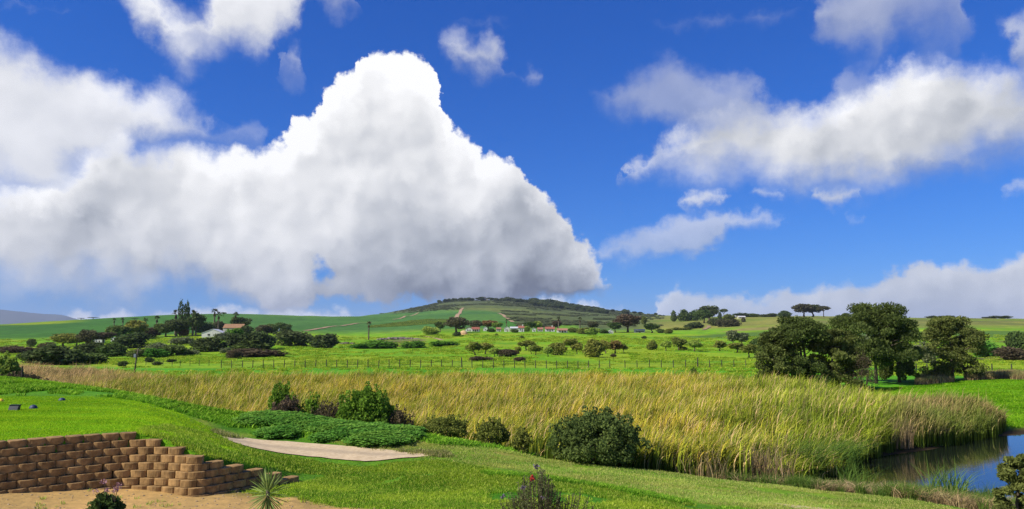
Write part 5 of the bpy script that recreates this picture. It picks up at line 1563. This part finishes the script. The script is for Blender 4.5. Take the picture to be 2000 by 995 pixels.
# right skyline
for k, px, Y, tp, w, mt, lab in [
        ('gum', 1385, 930, 599, 36, 'deep', 'tall dark tree with open top on the right skyline'), ('gum', 1374, 900, 607, 26, 'dark', 'dark tree leaning on the tall open topped one'), ('bush', 1336, 1000, 606.5, 22, 'dark', 'rounded tree at the left of the right skyline'),
        ('spire', 1316, 1000, 608, 10, 'dark', 'pointed tree left of the rounded skyline tree'), ('bush', 1356, 1000, 608, 24, 'dark', 'dark skyline bush left of the tall open topped tree'), ('spire', 1406, 900, 611, 8, 'deep', 'narrow dark cypress right of the tall open topped tree'),
        ('umbrella', 1414, 1050, 604, 13, 'deep', 'stone pine right of the narrow cypress'), ('bush', 1424, 960, 615, 18, 'olive', 'olive bush below the stone pine'), ('low', 1425, 720, 624.5, 40, 'gum', 'long brown hedge on the right hillside'),
        ('low', 1395, 760, 622, 24, 'deep', 'dark thicket left of the long brown hedge'), ('low', 1458, 1120, 612.5, 40, 'deep', 'long dark hedge on the skyline right of the stone pine'), ('bush', 1472, 1100, 613, 14, 'dark', 'bush at the right end of the skyline hedge'),
        ('low', 1500, 1080, 613.5, 28, 'deep', 'second dark hedge on the skyline'), ('bush', 1508, 1080, 612.5, 14, 'dark', 'bush on the second skyline hedge'), ('bush', 1533, 1000, 608, 23, 'dark', 'round dark tree on the skyline left of the gum trees'),
        ('umbrella', 1609, 980, 598.5, 21, 'gum', 'sparse layered gum tree right of the two big crowned ones'), ('spire', 1452, 850, 621, 8, 'gum', 'narrow brown tree stub on the right hillside'), ('bush', 1357, 700, 630.5, 32, 'deep', 'dark bush on the right hillside below the skyline trees'),
        ('low', 1330, 650, 640, 34, 'olive', 'low olive scrub right of the village'), ('bush', 1640, 1050, 616, 12, 'dark', 'small skyline bush left of the near tree clump'), ('bush', 1652, 1050, 612, 14, 'grey', 'greyish skyline bush touching the near tree clump'),
        ('low', 1820, 1050, 617.5, 18, 'deep', 'small dark thicket on the skyline between the near trees'), ('low', 1847, 1050, 617, 26, 'deep', 'dark thicket on the skyline above the rightmost near tree'), ('low', 1926, 1050, 619.5, 11, 'deep', 'small dark speck of bush on the far right skyline'),
        ('low', 1952, 1050, 617.5, 32, 'deep', 'broad flat dark thicket on the far right skyline'),
        ('bush', 1986, 260, 650, 30, 'dark', 'dark round bush at the right edge of the picture'), ('low', 1978, 200, 680, 54, 'brown', 'brown bramble thicket at the right edge of the meadow'), ('low', 1925, 230, 668, 40, 'mound', 'green scrub patch right of the rightmost near tree'),
        ('bush', 1258, 900, 619, 9, 'olive', 'tiny olive bush on the slope above the round dark tree'), ('low', 1690, 300, 655, 60, 'grey', 'pale scrub seen between the near trees'), ('low', 1790, 180, 672, 60, 'grey', 'grey scrub in the gap left of the rightmost near tree')]:
    plant(k, px, 0, tp, w, mt, lab, Y=Y)
plant('round', 1566, 0, 595, 32, 'gum', 'big dark crowned gum tree on the right skyline', Y=1000.0)
plant('round', 1586, 0, 596, 30, 'deep', 'second big gum tree merging with the first on the skyline', Y=1010.0)
# trees along the hill's skyline
HILL = [(876, 8, 4), (897, 7, 4), (912, 9, 5), (934, 9, 5), (956, 8, 5), (963, 9, 4), (981, 12, 5), (996, 18, 8), (1012, 14, 6), (1042, 22, 9), (1060, 18, 8), (1076, 26, 10), (1096, 26, 9), (1112, 18, 7), (1128, 16, 7), (1146, 14, 7), (1163, 14, 7),
        (1196, 8, 6), (1222, 13, 9), (1239, 8, 6), (1250, 8, 5), (1281, 6, 5)]
HL = []
for i, (px, w, hpx) in enumerate(HILL):
    Yh = float(np.interp(px, [860, 960, 1100, 1180, 1280], [2330, 2440, 2290, 2190, 1990]))
    P = col_at(px, Yh)
    top = pxy(P.x, P.y, P.z)[1] - hpx
    plant('bush' if w > 11 else 'round', px, 0, top, w, 'deep', 'dark hilltop tree, %s from the left along the hill skyline' % ORD[i], 'tree', 'trees on the hill skyline', Y=Yh, name='hilltop_tree')
# wood on the right shoulder of the hill: one dark mass
PV = [TPL['bush'][0][0].copy(), TPL['bush'][1][0].copy(), TPL['round'][0][0].copy()]
for me in PV:
    me.materials.clear(); me.materials.append(LEAF['deep'])
pts = []; 
rr = np.random.default_rng(12)
for px in np.concatenate([rr.uniform(1036, 1185, 330), rr.uniform(850, 1036, 60)]):
    Yh = float(np.interp(px, [850, 900, 960, 1100, 1180, 1200], [2310, 2380, 2440, 2290, 2190, 2160]))
    Yh -= rr.uniform(0, 1) ** 1.5 * (260 if px > 1036 else 120)
    pts.append(((px - 1000) / F * Yh * ct, Yh))
pts = np.array(pts); N_ = len(pts)
sz = rr.uniform(6, 13, N_)[:, None]
scatter('ridge_wood', np.stack([pts[:, 0], pts[:, 1], ground(pts[:, 0], pts[:, 1]) - .5], -1), np.stack([np.zeros(N_), np.zeros(N_), rr.uniform(0, 6, N_)], -1), sz * np.array([[1.1, 1.1, .85]]), PV, 'dark woodland along the shoulder of the hill', 'woodland')
# scrub dotted over the hillside
SV = [TPL['low'][i][0].copy() for i in range(3)]
for me in SV:
    me.materials.clear(); me.materials.append(LEAF['grey'])
X = rr.uniform(-700, 700, 60000); Yv = rr.uniform(700, 2400, 60000); Zv = ground(X, Yv); px_, py_ = pxy(X, Yv, Zv)
hl = np.interp(px_, [700, 790, 850, 950, 980, 1005, 1020, 1200, 1300], [614, 612, 606, 607, 612, 632, 645, 645, 640])
k = (py_ < hl - rr.uniform(-2, 5, 60000)) & (px_ > 740) & (rr.uniform(0, 1, 60000) < np.interp(px_, [780, 860, 1180, 1300], [.4, 1, 1, 0])) & (fbm(X / 90, Yv / 90, 8) > .52)
X, Yv, Zv = X[k][:4200], Yv[k][:4200], Zv[k][:4200]; N_ = len(X)
scatter('hillside_scrub', np.stack([X, Yv, Zv - .2], -1), np.stack([np.zeros(N_), np.zeros(N_), rr.uniform(0, 6, N_)], -1), rr.uniform(2.5, 8, N_)[:, None] * np.array([[1, 1, .28]]), SV, 'grey green scrub covering the upper hill', 'scrub')
# vineyard rows
VV = [TPL['low'][3][0].copy()]
VV[0].materials.clear(); VV[0].materials.append(LEAF['light'])
pts = []
for j in range(26):                                          # rows on the slope left of the track
    for s in np.arange(0, 210, 3.2):
        x, y = -168 + s * .74 + j * 1.0, 780 + j * 14.0 + s * .55
        pp = pxy(x, y, gz(x, y)) if False else None
        pts.append((x, y))
pts = np.array(pts); zz = ground(pts[:, 0], pts[:, 1]); q = pxy(pts[:, 0], pts[:, 1], zz)
k = (q[0] > 722) & (q[0] < 876) & (q[1] > 624) & (q[1] < 646)
pts, zz = pts[k], zz[k]; N_ = len(pts)
scatter('vineyard_rows', np.stack([pts[:, 0], pts[:, 1], zz - .1], -1), np.stack([np.zeros(N_), np.zeros(N_), rr.uniform(0, 6, N_)], -1), rr.uniform(.8, 1.2, N_)[:, None] * np.array([[2.4, 1.6, .8]]), VV, 'green vineyard rows on the slope left of the track', 'vines')

# ------------------------------------------------------------------ near bushes with their own leaves
def near_bush(px, base, top, wpx, n, size, mat, seed, label, squash=.9, Y=None, lumps=26, name='bush', stems=True, aspect=1.4, cat='bush', lr=(.10, .20)):
    P = hit(px, base, 14) if Y is None else col_at(px, Y)
    H = CAMZ + ray(px, top)[1] * P.y - P.z; Wd = wpx / F * P.y
    r = random.Random(seed)
    bl = [(0, 0, .36, .36, .36, .36)]
    for i in range(lumps):
        a = r.uniform(0, 6.283); e = r.uniform(-.15, 1.5)
        q = r.uniform(*lr)
        rad_ = (.5 - q * .75) * r.uniform(.8, 1.08)
        bl.append((math.cos(a) * math.cos(e) * rad_, math.sin(a) * math.cos(e) * rad_, max(.08, .40 + math.sin(e) * (.56 - q * .7) - .06), q, q, q * squash))
    bl = [(x * Wd, y * Wd, z * H, a * Wd, b_ * Wd, c_ * H) for x, y, z, a, b_, c_ in bl]
    for i in range(lumps):                      # shoots that break the outline
        a = r.uniform(0, 6.283); e = r.uniform(.0, 1.5); k = r.uniform(.44, .60)
        q = r.uniform(.025, .05)
        bl.append((math.cos(a) * math.cos(e) * k * Wd, math.sin(a) * math.cos(e) * k * Wd, (.36 + math.sin(e) * k * 1.16) * H, q * Wd, q * Wd, q * 2.2 * H))
    t = thing(name, P, label, cat)
    link('foliage', crown('foliage', bl, n, size, seed, aspect, .72, .75, floor=0.0), LEAF[mat], t)
    if stems:
        b = MB()
        for i in range(9):
            a = r.uniform(0, 6.283); q = r.uniform(.1, .3) * Wd
            b.tube([(math.cos(a) * q * .2, math.sin(a) * q * .2, -.1), (math.cos(a) * q * .6, math.sin(a) * q * .6, H * .3), (math.cos(a) * q, math.sin(a) * q, H * .6)], [.04, .03, .012], 5)
        link('stems', b.mesh('stems', True), BARK, t)
    return t
near_bush(1168, 903, 803, 178, 26000, .036, 'dark', 3, 'big dense dome shaped dark bush in front of the reeds', Y=28.2, lumps=60, lr=(.09, .15))
near_bush(712, 826, 755, 112, 15000, .045, 'green', 4, 'rounded green bush among the reeds behind the path', Y=35.0)
near_bush(548, 812, 756, 74, 7000, .045, 'green', 5, 'dark green bush with bare brown twigs left of the rounded one', Y=37.8)
near_bush(560, 814, 775, 70, 5000, .035, 'brown', 15, 'brown twiggy scrub at the foot of the left green bush', Y=36.6)
near_bush(606, 806, 773, 40, 3600, .045, 'green', 6, 'smallest green bush between two larger ones', Y=36.9)
near_bush(640, 818, 785, 90, 4500, .03, 'brown', 16, 'dead brown brush between the small and rounded bushes', Y=36.0)
near_bush(780, 830, 795, 60, 3200, .03, 'brown', 17, 'dead brown brush right of the rounded green bush', Y=34.6)
near_bush(868, 858, 812, 92, 8000, .028, 'olive', 7, 'wide olive brown bush at the bank edge right of the leafy ground cover', Y=31.4, squash=.8)
near_bush(960, 868, 820, 66, 6000, .030, 'olive', 8, 'small olive bush at the bank edge left of the big dome', Y=30.4)
near_bush(1020, 880, 838, 36, 3500, .03, 'olive', 18, 'slim olive shrub touching the left side of the big dome', Y=29.4)
near_bush(2, 748, 694, 66, 8000, .05, 'light', 9, 'yellowish green bush at the left edge above the terrace', Y=43.0)
near_bush(40, 745, 729, 90, 5000, .04, 'brown', 10, 'long low dark hedge beside the yellowish bush', Y=42.5)
near_bush(1500, 758, 738, 60, 3500, .06, 'brown', 19, 'brown undergrowth below the left near tree', Y=78.0)

# the clump of feathery she-oaks by the pond
def sheoak(px, Y, base, top, wpx, n, seed, label, trunks=1, mat='she', low=.12, lumps=70, shape=1.0, lsize=.055, cat='tree', name='feathery_tree', grp='feathery trees by the pond'):
    P = col_at(px, Y)
    H = CAMZ + ray(px, top)[1] * Y - P.z; Wd = wpx / F * Y
    r = random.Random(seed)
    bl = []
    for i in range(lumps):
        z = low + (1 - low) * r.random() ** .85
        prof = (math.sin(min(1, (1 - z) * 1.35 + .12) * math.pi * .62)) ** .8 * shape
        a = r.uniform(0, 6.283); q = math.sqrt(r.random()) * prof * .5
        s_ = r.uniform(.06, .135)
        bl.append((math.cos(a) * q * Wd, math.sin(a) * q * Wd, min(z, 1 - s_ * .5) * H, s_ * Wd * 1.15, s_ * Wd * 1.15, s_ * H * .62))
    t = thing(name, P, label, cat, grp)
    link('crown', crown('crown', bl, n, lsize, seed, 2.6, .35, .85, floor=.0 if low <= 0 else .2), LEAF[mat], t)
    b = MB()
    for k in range(trunks):
        ox = r.uniform(-.12, .12) * Wd * (trunks > 1)
        pts_ = [(ox, 0, -.2), (ox * 1.1 + r.uniform(-.1, .1), 0, H * .3), (ox * .8, 0, H * .6), (ox * .5, 0, H * .86)]
        rs = min(1.0, H / 7.0); b.tube(pts_, [.20 * rs, .15 * rs, .10 * rs, .03 * rs], 7)
    for bb in bl[::3]:
        z0 = max(.25 * H, bb[2] - .16 * H)
        b.tube([(0, 0, z0), (bb[0] * .6, bb[1] * .6, (z0 + bb[2]) / 2), bb[:3]], [.06 * rs, .045 * rs, .015 * rs], 4)
    link('trunk', b.mesh('trunk', True), BARK, t)
    return t
sheoak(2006, 21.5, 0, 890, 90, 15000, 11, 'dark feathery bush in the bottom right corner', 2, low=.0, lumps=60, lsize=.028, cat='bush', name='feathery_bush', grp=None)
sheoak(1562, 77, 752, 619, 132, 27000, 21, 'left tree of the dark feathery clump, leaning outline and bare lower trunks', 3, low=.08, lumps=85, shape=1.05)
sheoak(1516, 76, 752, 648, 84, 14000, 22, 'shorter feathery tree at the left edge of the clump', 2, low=.05)
sheoak(1638, 76, 755, 644, 104, 19000, 23, 'lower rounded feathery tree in the middle of the clump', 2, low=.10)
sheoak(1712, 84, 752, 594, 146, 34000, 24, 'tallest feathery tree of the clump, broad dark crown', 1, low=.26, lumps=90, shape=1.1)
sheoak(1757, 86, 752, 608, 72, 15000, 25, 'feathery tree forming the right shoulder of the tallest', 1, low=.04, lumps=55)
sheoak(1862, 88, 748, 619, 112, 28000, 26, 'separate feathery tree standing alone right of the clump', 1, low=.08, lumps=105)
near_bush(1690, 757, 690, 50, 3600, .035, 'brown', 27, 'pinkish bare twiggy tree in front of the tallest feathery tree', Y=74.0, name='bare_tree', cat='tree')

# ------------------------------------------------------------------ foreground plants
P = col_at(520, 15.6)
t = thing('yucca', P, 'spiky green yucca rosette in front of the wall end', 'yucca')
zc = CAMZ + ray(520, 958)[1] * P.y - P.z
b = MB(); b.tube([(0, 0, -.1), (.02, 0, zc * .5), (0, 0, zc)], [.05, .04, .035], 8); link('stem', b.mesh('stem', True), BARKP, t)
M_YUC = leaf_mat('yucca_leaf', (.09, .15, .03), (.33, .44, .13), .3, .0)
r = random.Random(2)
for k in range(96):
    a = k * 2.399; e = 1.45 - 2.75 * (k / 96) ** 1.0 + r.uniform(-.12, .12); ln = r.uniform(.40, .54)
    d = Vector((math.cos(a) * math.cos(e), math.sin(a) * math.cos(e), math.sin(e))); s = d.cross(Vector((0, 0, 1))).normalized() * .017; u = s.cross(d).normalized() * .006
    o_ = Vector((0, 0, -.16 * k / 96))
    V = [o_, o_ + d * ln * .35 + s - u, o_ + d * ln * .35 + u, o_ + d * ln * .35 - s - u, o_ + d * ln * .7 + s * .75 - u + Vector((0, 0, -.008)), o_ + d * ln * .7 + u + Vector((0, 0, -.008)), o_ + d * ln * .7 - s * .75 - u + Vector((0, 0, -.008)), o_ + d * ln + Vector((0, 0, -.03))]
    me = MB().add(V, [(0, 1, 2), (0, 2, 3), (1, 4, 5, 2), (2, 5, 6, 3), (4, 7, 5), (5, 7, 6)]).mesh('leaf')
    attr(me, 'v', [r.uniform(.1, 1)] * 8)
    lf = link('leaf', me, M_YUC, t); lf.location = (0, 0, zc)

P = col_at(205, 15.2)
t = near_bush(205, 0, 962, 66, 2600, .032, 'dark', 31, 'dark leafy shrub with pink flower heads at the bottom left', Y=15.2, aspect=1.6, name='flowering_shrub', cat='shrub')
PINK = plain_mat('pink_petals', (.36, .20, .22), .9, .3, 20.0, .1, .01)
H = CAMZ + ray(205, 962)[1] * 15.2 - P.z
r = random.Random(8)
for k, (dx, dz) in enumerate(((.21, .10), (.26, .16), (.17, .05), (-.02, .22), (.05, .06), (-.16, .04), (.24, .08))):
    V, Fq = leaves(np.array([[r.gauss(0, .03), r.gauss(0, .03), r.gauss(0, .022)] for _ in range(46)]), np.tile([0, 0, 1.0], (46, 1)), .010, np.random.default_rng(k), 1.3)
    fl = link('flower', mesh_np('flower', V, Fq, False), PINK, t); fl.location = (dx, -.1, H + dz)
    bs = MB(); bs.tube([(dx * .6, -.05, H * .7), (dx, -.1, H + dz)], [.006, .004], 4); link('stalk', bs.mesh('stalk'), BARK, t)

P = col_at(1060, 13.6)
t = thing('sage_shrub', P, 'upright grey green sage shrub with one red flower at the bottom centre', 'shrub')
M_SAGE = leaf_mat('sage_leaf', (.06, .085, .028), (.20, .23, .085), .3, .0)
r = random.Random(6); rn = np.random.default_rng(6)
Pt = []; Nn = []; bs = MB()
zt_ = lambda px, py: CAMZ + ray(px, py)[1] * P.y - P.z
outl = [(965, 992), (985, 972), (1000, 966), (1012, 950), (1022, 942), (1033, 934), (1047, 914), (1058, 918), (1068, 928), (1075, 930), (1082, 950), (1095, 962), (1105, 962), (1118, 958), (1130, 956), (1145, 970), (1160, 985)]
ox = [o_[0] for o_ in outl]; oz = [o_[1] for o_ in outl]
for k in range(150):
    a = r.gauss(1052, 34) if k > 45 else r.uniform(968, 1160)
    a = min(max(a, 966), 1160)
    tp = np.interp(a, ox, oz) + abs(r.gauss(0, 14)) + (0 if k % 5 else -4)
    x1 = (a - 1000) / F * P.y - P.x; z1 = zt_(a, tp)
    y1 = r.uniform(-.45, .45)
    base_ = Vector((x1 * .35, y1 * .3, 0)); tip = Vector((x1, y1, z1))
    mid = base_.lerp(tip, .55) + Vector((x1 * .12, 0, .04))
    bs.tube([base_, mid, tip], [.012, .007, .003], 4)
    for s in range(52):
        q = .30 + .70 * s / 52
        p = base_.lerp(mid, q / .55) if q < .55 else mid.lerp(tip, (q - .55) / .45)
        Pt.append((p.x + r.gauss(0, .012), p.y + r.gauss(0, .012), p.z)); Nn.append((r.gauss(0, 1), r.gauss(0, 1), .6))
V, Fq = leaves(np.array(Pt), np.array(Nn), .0105, rn, 2.4)
me = mesh_np('foliage', V, Fq, False); attr(me, 'v', np.repeat(rn.uniform(0, 1, len(Pt)), 4))
link('foliage', me, M_SAGE, t); link('stems', bs.mesh('stems'), BARK, t)
for nm, mt, px, py, nn, sz in (('red_flower', plain_mat('red_petals', (.42, .03, .03), .8, .1), 1038, 934, 30, .016), ('lilac_flower', plain_mat('lilac_petals', (.15, .125, .17), .8, .1), 1047, 912, 40, .014), ('lilac_flower', MATS['lilac_petals'], 1021, 953, 30, .012), ('lilac_flower', MATS['lilac_petals'], 984, 970, 26, .012), ('lilac_flower', MATS['lilac_petals'], 1060, 972, 20, .010)):
    V, Fq = leaves(np.array([[r.gauss(0, .022), r.gauss(0, .02), r.gauss(0, .018)] for _ in range(nn)]), np.tile([0, -1.0, .5], (nn, 1)), sz, rn, 1.3)
    fl = link(nm, mesh_np(nm, V, Fq, False), mt, t); fl.location = ((px - 1000) / F * (P.y - .35) - P.x, -.35, CAMZ + ray(px, py)[1] * (P.y - .35) - P.z)

# ------------------------------------------------------------------ small things
BLUE = plain_mat('blue_plastic', (.004, .018, .07), .6, .1, 4.0, .05, .01, .5)
YELP = plain_mat('yellow_plastic', (.75, .45, .02), .5, .1, 4.0, .05, .01, .5)
BLK_ = plain_mat('dark_plastic', (.012, .02, .022), .5, .1, 4.0, .05, .01, .5)
def dome(px, py, w, h, mat, label, name):
    P = hit(px, py, 20)
    bm = bmesh.new(); bmesh.ops.create_uvsphere(bm, u_segments=20, v_segments=12, radius=1.0)
    for v in bm.verts:
        z = max(v.co.z, -.25)
        v.co = Vector((v.co.x * w / 2, v.co.y * w / 2 * .8, z * h + (.02 if v.co.z > .6 else 0)))
    me = bpy.data.meshes.new(name); bm.to_mesh(me); bm.free()
    me.polygons.foreach_set('use_smooth', np.ones(len(me.polygons), bool))
    t = thing(name, P, label, 'marker'); o = link('shell', me, mat, t)
    b = MB(); b.tube([(0, 0, -.15), (0, 0, h * 1.08)], [.018, .014], 8); link('peg', b.mesh('peg'), BLK_, t)
    return t
dome(65, 799, .30, .12, BLUE, 'low blue tee marker beside the dark box on the terrace', 'tee_marker')
dome(121, 783, .28, .09, BLUE, 'farther blue tee marker alone on the terrace', 'tee_marker')
dome(1, 785, .26, .09, YELP, 'yellow tee marker at the left edge of the terrace', 'tee_marker')
P = hit(27, 802, 20)
t = thing('tee_box', P, 'dark box shaped tee sign left of the blue marker', 'box')
b = MB(); b.add([(-.17, -.08, -.02), (.15, -.08, -.02), (.15, .1, -.02), (-.17, .1, -.02), (-.15, -.02, .17), (.18, -.02, .18), (.18, .1, .18), (-.15, .1, .17)], [(3, 2, 1, 0), (4, 5, 6, 7), (0, 1, 5, 4), (1, 2, 6, 5), (2, 3, 7, 6), (3, 0, 4, 7)]); link('case', b.mesh('case'), BLK_, t)
b = MB(); b.box((.015, .04, .185), (.36, .16, .02)); link('lid', b.mesh('lid'), plain_mat('lid_plastic', (.015, .03, .03), .7, .1), t)
# sandstone slabs edging the yard
SLAB = plain_mat('sandstone_slab', (.30, .20, .125), .95, .3, 5.0, .7, .03)
def slab(px0, px1, Y, z, label, seed, th=.09):
    r = random.Random(seed); n = 12; P = Vector(((px0 + px1) / 2000 * Y - Y, Y, 0)) if False else Vector((((px0 + px1) / 2 - 1000) / F * Y, Y, z))
    w = (px1 - px0) / F * Y / 2
    V = []
    for lv, k in ((-.2, 1.0), (th * .6, 1.0), (th, .95)):
        for i in range(n):
            a = 6.283 * i / n
            sx = abs(math.cos(a)) ** .5 * math.copysign(1, math.cos(a)); sy = abs(math.sin(a)) ** .6 * math.copysign(1, math.sin(a))
            rs_ = random.Random(seed * 50 + i)
            V.append((sx * w * k * rs_.uniform(.94, 1.03), sy * .24 * k * rs_.uniform(.8, 1.1), lv + rs_.uniform(-.01, .01)))
    Fs = [(l * n + i, l * n + (i + 1) % n, (l + 1) * n + (i + 1) % n, (l + 1) * n + i) for l in range(2) for i in range(n)] + [tuple(2 * n + i for i in range(n))]
    o = link('sandstone_slab', MB().add(V, Fs).mesh('sandstone_slab'), SLAB); o.location = P
    return tag(o, label, 'stone', 'sandstone slabs edging the sand yard')
for k, (a, b_, lab) in enumerate(((-70, 18, 'leftmost flat sandstone slab along the bottom edge'), (20, 112, 'long flat sandstone slab left of the pink flowered shrub'), (114, 166, 'short sandstone slab touching the pink flowered shrub'), (238, 300, 'flat sandstone slab right of the pink flowered shrub'))):
    slab(a, b_, 16.9 - .05 * k, 2.22, lab, k + 3)
# scattered pebbles beside the wall
P = col_at(1258, 15.6)
bm = bmesh.new(); bmesh.ops.create_icosphere(bm, subdivisions=2, radius=.07)
for v in bm.verts: v.co.z *= .6; v.co.x *= 1.4
me = bpy.data.meshes.new('white_stone'); bm.to_mesh(me); bm.free()
o = link('white_stone', me, WHITE); o.location = P + Vector((0, 0, .05)); tag(o, 'small white stone on the lawn at the bottom edge', 'stone')

# ------------------------------------------------------------------ air: thin even haze over the whole country
m = bpy.data.materials.new('haze_air'); m.use_nodes = True; m.node_tree.nodes.clear()
n = NT(m.node_tree)
vol = n.n('ShaderNodeVolumePrincipled', {'Color': (.62, .74, 1.0), 'Density': 3.6e-5, 'Anisotropy': 0.0})
n.n('ShaderNodeOutputMaterial', {'Volume': vol.outputs[0]})
o = link('haze', MB().box((0, 10400, 330), (100000, 21500, 780)).mesh('haze'), m, kind='stuff')
o['label'] = 'thin blue haze over the distant country'; o['category'] = 'haze'
